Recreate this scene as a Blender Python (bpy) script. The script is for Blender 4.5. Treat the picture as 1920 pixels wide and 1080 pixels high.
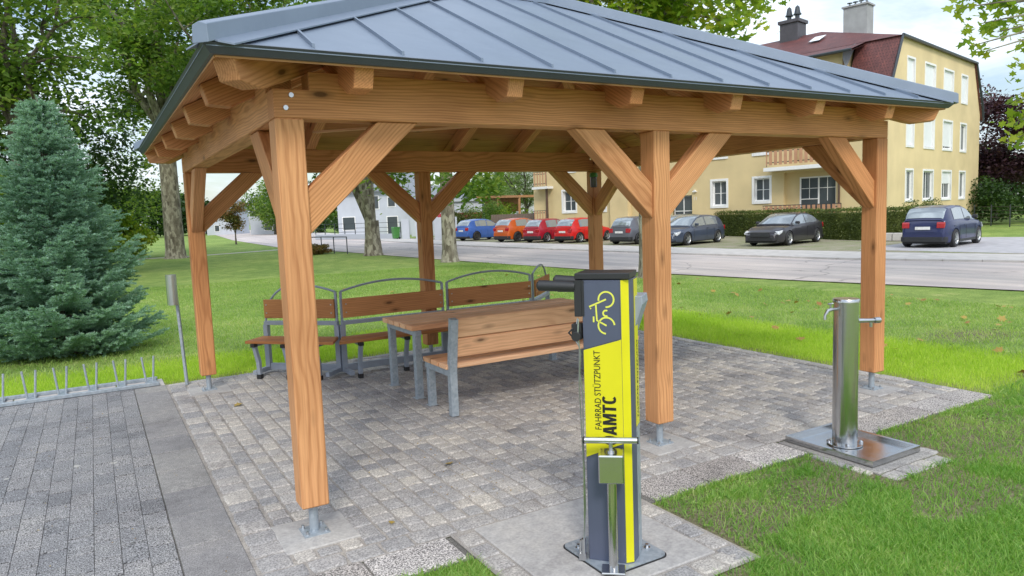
import bpy, bmesh, math, random
import numpy as np
from mathutils import Vector, Matrix
R=math.radians
random.seed(7); rng=np.random.default_rng(11)
for o in list(bpy.data.objects): bpy.data.objects.remove(o)
S=bpy.context.scene; COL=S.collection
# ------------------------------------------------------------------ camera
F,PI_,RO,YA=1336.05,0.1041,-0.0384,0.5287
CAM=Vector((-1.0,-4.1657,1.8465))
fw=Vector((math.cos(PI_)*math.sin(YA),math.cos(PI_)*math.cos(YA),-math.sin(PI_)))
r0=Vector((math.cos(YA),-math.sin(YA),0)); u0=r0.cross(fw)
rt=math.cos(RO)*r0+math.sin(RO)*u0; up=-math.sin(RO)*r0+math.cos(RO)*u0
cd=bpy.data.cameras.new('camera'); cam=bpy.data.objects.new('camera',cd); COL.objects.link(cam); S.camera=cam
cam.matrix_world=Matrix(((rt.x,up.x,-fw.x,CAM.x),(rt.y,up.y,-fw.y,CAM.y),(rt.z,up.z,-fw.z,CAM.z),(0,0,0,1)))
cd.sensor_width=36; cd.lens=F/1920*36; cd.clip_end=3000; cd.clip_start=.05
# ------------------------------------------------------------------ world, sun, exposure
SUN_EL,SUN_AZ=R(42),R(206)          # azimuth clockwise from +Y
W=bpy.data.worlds.new('World'); S.world=W; W.use_nodes=True
nt=W.node_tree; nt.nodes.clear(); N=nt.nodes.new; L=nt.links.new
out=N('ShaderNodeOutputWorld'); bg=N('ShaderNodeBackground'); L(bg.outputs[0],out.inputs[0]); bg.inputs[1].default_value=.148
sky=N('ShaderNodeTexSky'); sky.sky_type='NISHITA'; sky.sun_disc=False; sky.sun_elevation=SUN_EL; sky.sun_rotation=SUN_AZ; sky.air_density=1.0; sky.dust_density=1.5
tc=N('ShaderNodeTexCoord'); sep=N('ShaderNodeSeparateXYZ'); L(tc.outputs['Generated'],sep.inputs[0])
za=N('ShaderNodeMath'); za.operation='MAXIMUM'; za.inputs[1].default_value=0; L(sep.outputs[2],za.inputs[0])
zb=N('ShaderNodeMath'); zb.operation='ADD'; zb.inputs[1].default_value=.22; L(za.outputs[0],zb.inputs[0])
dx=N('ShaderNodeMath'); dx.operation='DIVIDE'; L(sep.outputs[0],dx.inputs[0]); L(zb.outputs[0],dx.inputs[1])
dy=N('ShaderNodeMath'); dy.operation='DIVIDE'; L(sep.outputs[1],dy.inputs[0]); L(zb.outputs[0],dy.inputs[1])
cx=N('ShaderNodeCombineXYZ'); L(dx.outputs[0],cx.inputs[0]); L(dy.outputs[0],cx.inputs[1])
cn=N('ShaderNodeTexNoise'); cn.inputs['Scale'].default_value=1.1; cn.inputs['Detail'].default_value=7; cn.inputs['Roughness'].default_value=.58; cn.inputs['Distortion'].default_value=.4; L(cx.outputs[0],cn.inputs['Vector'])
cr=N('ShaderNodeValToRGB'); cr.color_ramp.elements[0].position=.41; cr.color_ramp.elements[0].color=(.12,.12,.12,1); cr.color_ramp.elements[1].position=.58; cr.color_ramp.elements[1].color=(.97,.97,.97,1); L(cn.outputs[0],cr.inputs[0])
cn2=N('ShaderNodeTexNoise'); cn2.inputs['Scale'].default_value=2.3; cn2.inputs['Detail'].default_value=5; L(cx.outputs[0],cn2.inputs['Vector'])
cc=N('ShaderNodeValToRGB'); cc.color_ramp.elements[0].position=.3; cc.color_ramp.elements[0].color=(5.6,6.5,7.5,1); cc.color_ramp.elements[1].position=.65; cc.color_ramp.elements[1].color=(7.4,7.9,8.4,1); L(cn2.outputs[0],cc.inputs[0])
# overcast skies are brighter towards the zenith
zm=N('ShaderNodeMath'); zm.operation='MULTIPLY_ADD'; zm.inputs[1].default_value=1.0; zm.inputs[2].default_value=.90; L(za.outputs[0],zm.inputs[0])
cz=N('ShaderNodeVectorMath'); cz.operation='SCALE'; L(cc.outputs[0],cz.inputs[0]); L(zm.outputs[0],cz.inputs['Scale'])
mx=N('ShaderNodeMixRGB'); L(cr.outputs[0],mx.inputs[0]); L(sky.outputs[0],mx.inputs[1]); L(cz.outputs[0],mx.inputs[2]); L(mx.outputs[0],bg.inputs[0])
sd=bpy.data.lights.new('sun','SUN'); sd.energy=1.75; sd.angle=R(12); sd.color=(1,.94,.84)
so=bpy.data.objects.new('sun',sd); COL.objects.link(so)
sv=Vector((math.sin(SUN_AZ)*math.cos(SUN_EL),math.cos(SUN_AZ)*math.cos(SUN_EL),math.sin(SUN_EL)))
so.rotation_euler=sv.to_track_quat('Z','Y').to_euler()
S.view_settings.view_transform='Standard'; S.view_settings.look='None'; S.view_settings.gamma=1; S.view_settings.use_curve_mapping=False
S.view_settings.exposure=0.13
S.render.engine='CYCLES'
# ------------------------------------------------------------------ materials
MAT={}
def newmat(name):
    m=bpy.data.materials.new(name); m.use_nodes=True; MAT[name]=m
    return m,m.node_tree,m.node_tree.nodes['Principled BSDF']
def node(t,k,**kw):
    n=t.nodes.new('ShaderNode'+k)
    for a,b in kw.items():
        if a in n.inputs: n.inputs[a].default_value=b
        else: setattr(n,a,b)
    return n
def ramp(t,src,stops):
    n=t.nodes.new('ShaderNodeValToRGB'); e=n.color_ramp.elements
    while len(e)<len(stops): e.new(.5)
    for i,(p,c) in enumerate(stops): e[i].position=p; e[i].color=(*c,1) if len(c)==3 else c
    if src is not None: t.links.new(src,n.inputs[0])
    return n
def mixc(t,f,a,b,mode='MIX'):
    n=t.nodes.new('ShaderNodeMixRGB'); n.blend_type=mode
    for i,v in ((0,f),(1,a),(2,b)):
        if isinstance(v,(int,float)): n.inputs[i].default_value=v
        elif isinstance(v,tuple): n.inputs[i].default_value=(*v,1)
        else: t.links.new(v,n.inputs[i])
    return n
def bump(t,b,src,strength,dist=.01):
    n=node(t,'Bump',Strength=strength,Distance=dist); t.links.new(src,n.inputs['Height']); t.links.new(n.outputs[0],b.inputs['Normal'])
def coords(t,scale=(1,1,1),rnd=False,kind='Object'):
    tc=node(t,'TexCoord'); mp=node(t,'Mapping'); mp.inputs['Scale'].default_value=scale; t.links.new(tc.outputs[kind],mp.inputs[0])
    if rnd:
        oi=node(t,'ObjectInfo'); m=node(t,'Math',operation='MULTIPLY'); m.inputs[1].default_value=37.; t.links.new(oi.outputs['Random'],m.inputs[0])
        cb=node(t,'CombineXYZ')
        for i in range(3): t.links.new(m.outputs[0],cb.inputs[i])
        t.links.new(cb.outputs[0],mp.inputs['Location'])
    return mp.outputs[0]
def simple(name,col,rough=.6,metal=0,noise=.15,scale=8,spec=None,bumpy=0,coat=0,kind='Object'):
    m,t,b=newmat(name); v=coords(t,kind=kind); n=node(t,'TexNoise',Scale=scale,Detail=6.); t.links.new(v,n.inputs['Vector'])
    c=ramp(t,n.outputs[0],[(.3,tuple(x*(1-noise) for x in col)),(.7,tuple(min(1,x*(1+noise)) for x in col))])
    t.links.new(c.outputs[0],b.inputs['Base Color']); b.inputs['Roughness'].default_value=rough; b.inputs['Metallic'].default_value=metal
    if coat: b.inputs['Coat Weight'].default_value=coat
    if bumpy: bump(t,b,n.outputs[0],bumpy)
    return m
def wood(name,light,dark,knots=True,rough=.62,ring=24.):
    m,t,b=newmat(name)
    v0=coords(t,(1,1,1)); oi0=node(t,'ObjectInfo'); cb=node(t,'CombineXYZ')
    for i,(k_,a_,o_) in enumerate(((1.,37.,0.),(7.31,.34,-.17),(13.7,.34,-.17))):
        m1_=node(t,'Math',operation='MULTIPLY'); m1_.inputs[1].default_value=k_; t.links.new(oi0.outputs['Random'],m1_.inputs[0]); f1_=node(t,'Math',operation='FRACT'); t.links.new(m1_.outputs[0],f1_.inputs[0])
        m2_=node(t,'Math',operation='MULTIPLY_ADD'); m2_.inputs[1].default_value=a_; m2_.inputs[2].default_value=o_; t.links.new(f1_.outputs[0],m2_.inputs[0]); t.links.new(m2_.outputs[0],cb.inputs[i])
    va=node(t,'VectorMath',operation='ADD'); t.links.new(v0,va.inputs[0]); t.links.new(cb.outputs[0],va.inputs[1]); v=va.outputs[0]
    # slow warp
    wn=node(t,'TexNoise',Scale=1.3,Detail=2.); t.links.new(v,wn.inputs['Vector'])
    st=node(t,'Mapping'); st.inputs['Scale'].default_value=(.16,1,1); st.inputs['Rotation'].default_value=(0,.05,-.06); t.links.new(v,st.inputs[0])
    wp=mixc(t,.07,st.outputs[0],wn.outputs['Color'],'ADD')
    wv=node(t,'TexWave',wave_type='RINGS',rings_direction='X',Scale=ring,Distortion=1.2,Detail=2.); wv.inputs['Detail Scale'].default_value=1.2; t.links.new(wp.outputs[0],wv.inputs['Vector'])
    fs=node(t,'Mapping'); fs.inputs['Scale'].default_value=(3,90,90); t.links.new(v,fs.inputs[0])
    fn=node(t,'TexNoise',Scale=1.,Detail=4.); t.links.new(fs.outputs[0],fn.inputs['Vector'])
    big=node(t,'TexNoise',Scale=.9,Detail=3.); t.links.new(v,big.inputs['Vector'])
    c1=ramp(t,wv.outputs[0],[(.0,light),(.6,tuple((a*4+d)/5 for a,d in zip(light,dark))),(.95,tuple((a+d*3)/4 for a,d in zip(light,dark)))])
    c2=mixc(t,.35,c1.outputs[0],ramp(t,fn.outputs[0],[(.35,tuple(x*.75 for x in dark)),(.65,light)]).outputs[0])
    oi=node(t,'ObjectInfo'); hv=ramp(t,oi.outputs['Random'],[(0,(.84,.77,.70)),(.35,(1,1,1)),(.7,(1.04,1.04,1.08)),(1,(.98,.86,.78))])
    c3=mixc(t,1.,c2.outputs[0],hv.outputs[0],'MULTIPLY')
    c4=mixc(t,1.,c3.outputs[0],ramp(t,big.outputs[0],[(.28,(.76,.70,.66)),(.5,(.98,.96,.95)),(.72,(1.12,1.12,1.12))]).outputs[0],'MULTIPLY')
    last=c4
    if knots:
        km=node(t,'Mapping'); km.inputs['Scale'].default_value=(2.0,5.5,5.5); t.links.new(v,km.inputs[0])
        vo=node(t,'TexVoronoi',Scale=1.); t.links.new(km.outputs[0],vo.inputs['Vector'])
        kr=ramp(t,vo.outputs['Distance'],[(.06,(1,1,1)),(.10,(.45,.45,.45)),(.20,(0,0,0))])
        last=mixc(t,kr.outputs[0],c4.outputs[0],tuple(x*.35 for x in dark))
    t.links.new(last.outputs[0],b.inputs['Base Color']); b.inputs['Roughness'].default_value=rough; b.inputs['Specular IOR Level'].default_value=.3
    bump(t,b,fn.outputs[0],.25,.003)
    return m
wood('larch',(.69,.355,.16),(.43,.185,.072))
wood('larch_board',(.62,.33,.15),(.42,.20,.08),ring=12.)
wood('bench_wood',(.56,.26,.10),(.40,.16,.055),knots=True,ring=16.)
wood('table_wood',(.90,.57,.34),(.68,.38,.21),knots=True,ring=14.)
def metalroof():
    m,t,b=newmat('sheet_metal'); v=coords(t); n=node(t,'TexNoise',Scale=.9,Detail=4.); t.links.new(v,n.inputs['Vector'])
    n2=node(t,'TexNoise',Scale=3.5,Detail=8.,Roughness=.7); t.links.new(v,n2.inputs['Vector'])
    c=ramp(t,n2.outputs[0],[(.3,(.165,.21,.285)),(.7,(.195,.245,.325))]); t.links.new(c.outputs[0],b.inputs['Base Color'])
    rr=ramp(t,n.outputs[0],[(.3,(.36,)*3),(.7,(.5,)*3)]); t.links.new(rr.outputs[0],b.inputs['Roughness']); b.inputs['Metallic'].default_value=.25
    b.inputs['Specular IOR Level'].default_value=.7
    bump(t,b,n.outputs[0],.6,.03)
metalroof()
simple('dark_metal',(.05,.06,.07),.4,.3)
simple('fascia_metal',(.07,.08,.10),.5,0,.08)
def galv():
    m,t,b=newmat('galvanised'); v=coords(t,(1,1,1)); vo=node(t,'TexVoronoi',Scale=45.); t.links.new(v,vo.inputs['Vector'])
    n=node(t,'TexNoise',Scale=14.,Detail=6.); t.links.new(v,n.inputs['Vector'])
    mm=mixc(t,.5,vo.outputs['Color'],n.outputs[0]); c=ramp(t,mm.outputs[0],[(.2,(.27,.32,.37)),(.8,(.43,.48,.53))]); t.links.new(c.outputs[0],b.inputs['Base Color'])
    b.inputs['Metallic'].default_value=.35; b.inputs['Roughness'].default_value=.5
galv()
simple('grey_paint',(.30,.34,.41),.45,.1,.08)
simple('rubber',(.02,.02,.022),.7)
simple('black_plastic',(.022,.023,.026),.45)
def brushed():
    m,t,b=newmat('stainless'); v=coords(t,(1,1,60)); n=node(t,'TexNoise',Scale=8.,Detail=3.); t.links.new(v,n.inputs['Vector'])
    b.inputs['Base Color'].default_value=(.55,.56,.57,1); b.inputs['Metallic'].default_value=1; rr=ramp(t,n.outputs[0],[(.3,(.14,)*3),(.7,(.26,)*3)]); t.links.new(rr.outputs[0],b.inputs['Roughness'])
    b.inputs['Anisotropic'].default_value=.3; bump(t,b,n.outputs[0],.08,.002)
brushed()
simple('steel',(.55,.57,.60),.28,1,.05)
simple('station_grey',(.085,.10,.155),.38,.1,.05)
simple('station_yellow',(.68,.64,.012),.38,0,.03)
simple('logo_yellow',(.70,.72,.10),.5,0,.02)
simple('print_black',(.012,.012,.012),.5)
def paving(name,c0,c1,c2,speck=180.,sp=.25,rough=.85,stain=True):
    m,t,b=newmat(name); v=coords(t)
    geo=node(t,'NewGeometry'); oi=node(t,'ObjectInfo'); ad=node(t,'Math',operation='ADD'); t.links.new(geo.outputs['Random Per Island'],ad.inputs[0]); t.links.new(oi.outputs['Random'],ad.inputs[1])
    fr=node(t,'Math',operation='FRACT'); t.links.new(ad.outputs[0],fr.inputs[0])
    c=ramp(t,fr.outputs[0],[(0,c0),(.5,c1),(1,c2)])
    gp=node(t,'Mapping'); t.links.new(geo.outputs['Position'],gp.inputs[0])
    n=node(t,'TexNoise',Scale=speck,Detail=3.); t.links.new(gp.outputs[0],n.inputs['Vector'])
    k=ramp(t,n.outputs[0],[(.38,(1-sp*1.6,)*3),(.5,(1,1,1)),(.64,(1+sp*1.6,)*3)])
    m1=mixc(t,1.,c.outputs[0],k.outputs[0],'MULTIPLY')
    n2=node(t,'TexNoise',Scale=1.4,Detail=7.,Roughness=.65); t.links.new(gp.outputs[0],n2.inputs['Vector'])
    k2=ramp(t,n2.outputs[0],[(.3,(.66,.65,.655)),(.5,(1,1,1)),(.7,(1.17,1.15,1.10))])
    m2=mixc(t,1.,m1.outputs[0],k2.outputs[0],'MULTIPLY')
    n3=node(t,'TexNoise',Scale=16.,Detail=5.,Roughness=.7); t.links.new(gp.outputs[0],n3.inputs['Vector'])
    k3=ramp(t,n3.outputs[0],[(.3,(.80,.79,.80)),(.7,(1.15,1.14,1.12))]); m3=mixc(t,1.,m2.outputs[0],k3.outputs[0],'MULTIPLY')
    last=m3
    if stain=='lichen':
        vo=node(t,'TexVoronoi',Scale=3.4); t.links.new(gp.outputs[0],vo.inputs['Vector']); n4=node(t,'TexNoise',Scale=30.,Detail=3.); t.links.new(gp.outputs[0],n4.inputs['Vector'])
        a_=node(t,'Math',operation='MULTIPLY_ADD'); a_.inputs[1].default_value=.10; t.links.new(n4.outputs[0],a_.inputs[0]); t.links.new(vo.outputs['Distance'],a_.inputs[2])
        s_=ramp(t,a_.outputs[0],[(.125,(.8,)*3),(.145,(0,0,0))]); last=mixc(t,s_.outputs[0],m3.outputs[0],(.48,.47,.44))
    t.links.new(last.outputs[0],b.inputs['Base Color']); b.inputs['Roughness'].default_value=rough
    bump(t,b,n.outputs[0],.35,.003)
paving('cobble_stone',(.275,.275,.285),(.375,.362,.355),(.46,.435,.40),speck=90,sp=.2)
paving('dark_paver',(.20,.205,.22),(.235,.238,.25),(.27,.268,.275),speck=120,sp=.5,stain='lichen')
paving('slab_grey',(.24,.238,.245),(.258,.253,.257),(.28,.275,.27),speck=130,sp=.2)
paving('washed_slab',(.30,.275,.26),(.37,.35,.34),(.45,.43,.42),speck=110,sp=.5)
paving('concrete',(.38,.375,.375),(.40,.395,.39),(.42,.41,.405),speck=60,sp=.05)
paving('mortar',(.33,.31,.29),(.33,.31,.29),(.33,.31,.29),speck=140,sp=.15)
paving('joint_dark',(.165,.16,.15),(.165,.16,.15),(.165,.16,.15),speck=140,sp=.3)
def groundmats():
    m,t,b=newmat('lawn_soil'); v=coords(t)
    a=node(t,'Attribute',attribute_name='fresh'); ba=node(t,'Attribute',attribute_name='bare')
    n=node(t,'TexNoise',Scale=2.2,Detail=8.,Roughness=.65); t.links.new(v,n.inputs['Vector']); n2=node(t,'TexNoise',Scale=45.,Detail=5.); t.links.new(v,n2.inputs['Vector'])
    n0=node(t,'TexNoise',Scale=.25,Detail=5.); t.links.new(v,n0.inputs['Vector'])
    g=ramp(t,n.outputs[0],[(.3,(.16,.25,.07)),(.55,(.25,.35,.10)),(.72,(.38,.42,.17))]); g2=mixc(t,1.,g.outputs[0],ramp(t,n2.outputs[0],[(.3,(.6,.62,.6)),(.7,(1.3,1.3,1.25))]).outputs[0],'MULTIPLY')
    g2=mixc(t,1.,g2.outputs[0],ramp(t,n0.outputs[0],[(.35,(.8,.85,.8)),(.65,(1.2,1.12,1.1))]).outputs[0],'MULTIPLY')
    f_=mixc(t,a.outputs['Fac'],g2.outputs[0],ramp(t,n2.outputs[0],[(.3,(.25,.37,.05)),(.7,(.40,.52,.09))]).outputs[0])
    so_=ramp(t,n2.outputs[0],[(.3,(.12,.095,.065)),(.7,(.25,.21,.16))])
    l=mixc(t,ba.outputs['Fac'],f_.outputs[0],so_.outputs[0]); t.links.new(l.outputs[0],b.inputs['Base Color']); b.inputs['Roughness'].default_value=.95; b.inputs['Specular IOR Level'].default_value=.1
    bump(t,b,n2.outputs[0],.8,.03)
groundmats()
def leafmat(name,cols,trans=.35,rough=.5,spec=.3):
    m,t,b=newmat(name); geo=node(t,'NewGeometry'); v=coords(t); n=node(t,'TexNoise',Scale=.55,Detail=4.); t.links.new(v,n.inputs['Vector'])
    ad=node(t,'Math',operation='MULTIPLY_ADD'); ad.inputs[1].default_value=.5; t.links.new(geo.outputs['Random Per Island'],ad.inputs[0])
    m2=node(t,'Math',operation='MULTIPLY_ADD'); m2.inputs[1].default_value=1.1; m2.inputs[2].default_value=-.3; t.links.new(n.outputs[0],m2.inputs[0]); t.links.new(m2.outputs[0],ad.inputs[2])
    c=ramp(t,ad.outputs[0],[(i/(len(cols)-1)*.8+.1,c_) for i,c_ in enumerate(cols)])
    t.links.new(c.outputs[0],b.inputs['Base Color']); b.inputs['Roughness'].default_value=rough; b.inputs['Specular IOR Level'].default_value=spec
    if trans:
        tr=node(t,'BsdfTranslucent'); mt=mixc(t,1.,c.outputs[0],(1.5,1.6,.7),'MULTIPLY'); t.links.new(mt.outputs[0],tr.inputs[0]); ms=node(t,'MixShader'); ms.inputs[0].default_value=trans
        t.links.new(b.outputs[0],ms.inputs[1]); t.links.new(tr.outputs[0],ms.inputs[2]); t.links.new(ms.outputs[0],t.nodes['Material Output'].inputs[0])
leafmat('leaf_plane',[(.05,.105,.022),(.095,.175,.036),(.17,.26,.055),(.32,.38,.10)],.48)
leafmat('leaf_light',[(.10,.18,.025),(.17,.27,.03),(.28,.36,.045),(.45,.42,.06)],.5)
leafmat('leaf_dark',[(.015,.04,.010),(.028,.065,.015),(.045,.095,.02),(.07,.12,.03)],.25)
leafmat('leaf_purple',[(.035,.014,.022),(.06,.025,.04),(.10,.045,.06),(.13,.08,.08)],.25)
leafmat('leaf_hedge',[(.045,.065,.018),(.08,.11,.028),(.13,.165,.04),(.24,.27,.08)],.25)
leafmat('leaf_autumn',[(.06,.09,.02),(.13,.12,.03),(.22,.11,.04),(.16,.17,.05)],.3)
leafmat('leaf_willow',[(.10,.15,.06),(.15,.21,.09),(.22,.28,.13),(.30,.34,.18)],.4)
leafmat('needle_blue',[(.13,.25,.19),(.20,.34,.27),(.29,.45,.37),(.42,.58,.50)],.3,.55)
leafmat('grass_old',[(.17,.29,.08),(.25,.38,.10),(.34,.46,.14),(.50,.50,.27)],.45,.5)
leafmat('grass_fresh',[(.24,.38,.04),(.34,.49,.06),(.45,.58,.09),(.60,.66,.20)],.5,.5)
leafmat('grass_near',[(.08,.19,.04),(.14,.30,.055),(.24,.42,.09),(.42,.52,.20)],.45,.5)
leafmat('fallen_leaf',[(.20,.12,.03),(.30,.18,.04),(.40,.30,.08),(.25,.10,.04)],.1)
def bark(name,a,b_,c_,sc=5):
    m,t,b=newmat(name); v=coords(t,(1,1,.45)); n=node(t,'TexNoise',Scale=sc*1.,Detail=7.,Roughness=.65); t.links.new(v,n.inputs['Vector'])
    vo=node(t,'TexVoronoi',Scale=sc*1.6); t.links.new(v,vo.inputs['Vector']); mm=mixc(t,.35,n.outputs[0],vo.outputs['Color'])
    c=ramp(t,mm.outputs[0],[(.36,a),(.5,b_),(.62,c_)]); t.links.new(c.outputs[0],b.inputs['Base Color']); b.inputs['Roughness'].default_value=.85
    bump(t,b,n.outputs[0],.7,.05)
bark('bark_plane',(.10,.085,.06),(.20,.18,.135),(.34,.32,.25))
bark('bark_dark',(.045,.035,.025),(.09,.075,.055),(.15,.13,.10))
def asphalt():
    m,t,b=newmat('asphalt'); v=coords(t); n=node(t,'TexNoise',Scale=60.,Detail=4.); t.links.new(v,n.inputs['Vector']); n2=node(t,'TexNoise',Scale=.5,Detail=7.,Roughness=.65); t.links.new(v,n2.inputs['Vector'])
    st=node(t,'Mapping'); st.inputs['Scale'].default_value=(1.4,.09,1); t.links.new(v,st.inputs[0]); n3=node(t,'TexNoise',Scale=1.,Detail=5.); t.links.new(st.outputs[0],n3.inputs['Vector'])
    c=ramp(t,n2.outputs[0],[(.3,(.46,.41,.40)),(.7,(.56,.505,.485))]); c=mixc(t,1.,c.outputs[0],ramp(t,n.outputs[0],[(.3,(.8,)*3),(.7,(1.2,)*3)]).outputs[0],'MULTIPLY')
    c=mixc(t,1.,c.outputs[0],ramp(t,n3.outputs[0],[(.35,(.82,.82,.84)),(.6,(1.1,1.08,1.06))]).outputs[0],'MULTIPLY')
    # cracks
    vo=node(t,'TexVoronoi',feature='DISTANCE_TO_EDGE',Scale=.22); wv=node(t,'TexNoise',Scale=1.2,Detail=5.); t.links.new(v,wv.inputs['Vector']); w2=mixc(t,.5,v,wv.outputs['Color'],'ADD'); t.links.new(w2.outputs[0],vo.inputs['Vector'])
    ck=ramp(t,vo.outputs['Distance'],[(.0,(.55,)*3),(.009,(1,1,1))]); c=mixc(t,1.,c.outputs[0],ck.outputs[0],'MULTIPLY')
    t.links.new(c.outputs[0],b.inputs['Base Color']); b.inputs['Roughness'].default_value=.85; bump(t,b,n.outputs[0],.3,.004)
asphalt()
simple('walk_concrete',(.50,.475,.46),.85,0,.14,2.5,kind='Object')
def parking():
    m,t,b=newmat('grass_paver'); v=coords(t); n=node(t,'TexNoise',Scale=.8,Detail=7.,Roughness=.7); t.links.new(v,n.inputs['Vector']); n2=node(t,'TexNoise',Scale=22.,Detail=4.); t.links.new(v,n2.inputs['Vector'])
    mm=mixc(t,.4,n.outputs[0],n2.outputs[0]); c=ramp(t,mm.outputs[0],[(.38,(.33,.29,.24)),(.5,(.26,.25,.16)),(.62,(.15,.20,.06))]); t.links.new(c.outputs[0],b.inputs['Base Color']); b.inputs['Roughness'].default_value=.9; bump(t,b,n2.outputs[0],.5,.02)
parking()
simple('drive_paving',(.42,.41,.43),.8,0,.15,3)
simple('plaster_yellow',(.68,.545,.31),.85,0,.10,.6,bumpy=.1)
simple('plaster_yellow_shade',(.65,.52,.29),.85,0,.07,.8)  # same plaster as the gable, shade of the road front put into the colour
simple('white_trim',(.80,.80,.80),.6,0,.03)
simple('plaster_white',(.50,.53,.60),.8,0,.06,1)
simple('plaster_grey',(.42,.45,.50),.8,0,.05,1)
simple('red_band',(.40,.05,.07),.6)
simple('shutter_white',(.78,.80,.82),.5,0,.03,3)
simple('balcony_wood',(.50,.27,.16),.7,0,.15,3)
simple('carport_wood',(.45,.22,.10),.7,0,.15,2)
simple('fence_brown',(.18,.13,.10),.8,0,.15,3)
simple('pipe_brown',(.10,.06,.04),.5)
def rooftile():
    m,t,b=newmat('roof_tiles'); v=coords(t); br=node(t,'TexBrick',Scale=3.); br.inputs['Color1'].default_value=(.115,.04,.04,1); br.inputs['Color2'].default_value=(.16,.055,.05,1); br.inputs['Mortar'].default_value=(.06,.02,.02,1); br.inputs['Mortar Size'].default_value=.03; t.links.new(v,br.inputs['Vector'])
    n=node(t,'TexNoise',Scale=1.2,Detail=8.,Roughness=.7); t.links.new(v,n.inputs['Vector']); k=ramp(t,n.outputs[0],[(.35,(.8,.8,.8)),(.62,(1.2,1.15,1.1)),(.72,(2.2,1.9,1.5))]); c=mixc(t,1.,br.outputs[0],k.outputs[0],'MULTIPLY'); t.links.new(c.outputs[0],b.inputs['Base Color']); b.inputs['Roughness'].default_value=.6
rooftile()
simple('roof_grey',(.20,.22,.25),.7,0,.12,2)
simple('slate_chimney',(.07,.065,.075),.5,0,.15,4)
simple('chimney_concrete',(.33,.34,.35),.8,0,.12,2)
m,t,b=newmat('window_glass'); b.inputs['Base Color'].default_value=(.075,.09,.10,1); b.inputs['Roughness'].default_value=.06; b.inputs['Specular IOR Level'].default_value=.6
m,t,b=newmat('car_glass'); b.inputs['Metallic'].default_value=.45; b.inputs['Base Color'].default_value=(.33,.37,.40,1); b.inputs['Roughness'].default_value=.04; b.inputs['Specular IOR Level'].default_value=.9
simple('curtain',(.42,.43,.44),.8,0,.2,3)
simple('bin_green',(.06,.22,.05),.5)
simple('lamp_red',(.38,.006,.012),.25,coat=.3)
simple('lamp_clear',(.6,.62,.65),.12,coat=1)
simple('rim',(.50,.51,.53),.3,.8)
simple('rim_dark',(.08,.08,.085),.35,.6)
simple('plate_white',(.72,.72,.72),.5)
def paint(name,col,met=.1):
    m,t,b=newmat(name); n=node(t,'TexNoise',Scale=2.5,Detail=5.); v=coords(t); t.links.new(v,n.inputs['Vector']); c=ramp(t,n.outputs[0],[(.3,tuple(x*.93 for x in col)),(.7,tuple(x*1.07 for x in col))]); t.links.new(c.outputs[0],b.inputs['Base Color'])
    b.inputs['Metallic'].default_value=met; b.inputs['Roughness'].default_value=.32; b.inputs['Coat Weight'].default_value=.45; b.inputs['Coat Roughness'].default_value=.05
paint('paint_blue',(.035,.11,.40)); paint('paint_orange',(.55,.10,.012),.15); paint('paint_darkred',(.38,.012,.03),.2); paint('paint_red',(.58,.012,.010),.05)
paint('paint_grey',(.12,.125,.15)); paint('paint_bluegrey',(.055,.07,.11)); paint('paint_black',(.035,.033,.042)); paint('paint_navy',(.014,.02,.085)); paint('paint_green',(.05,.07,.06)); paint('paint_silver',(.45,.46,.48),.6)
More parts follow.
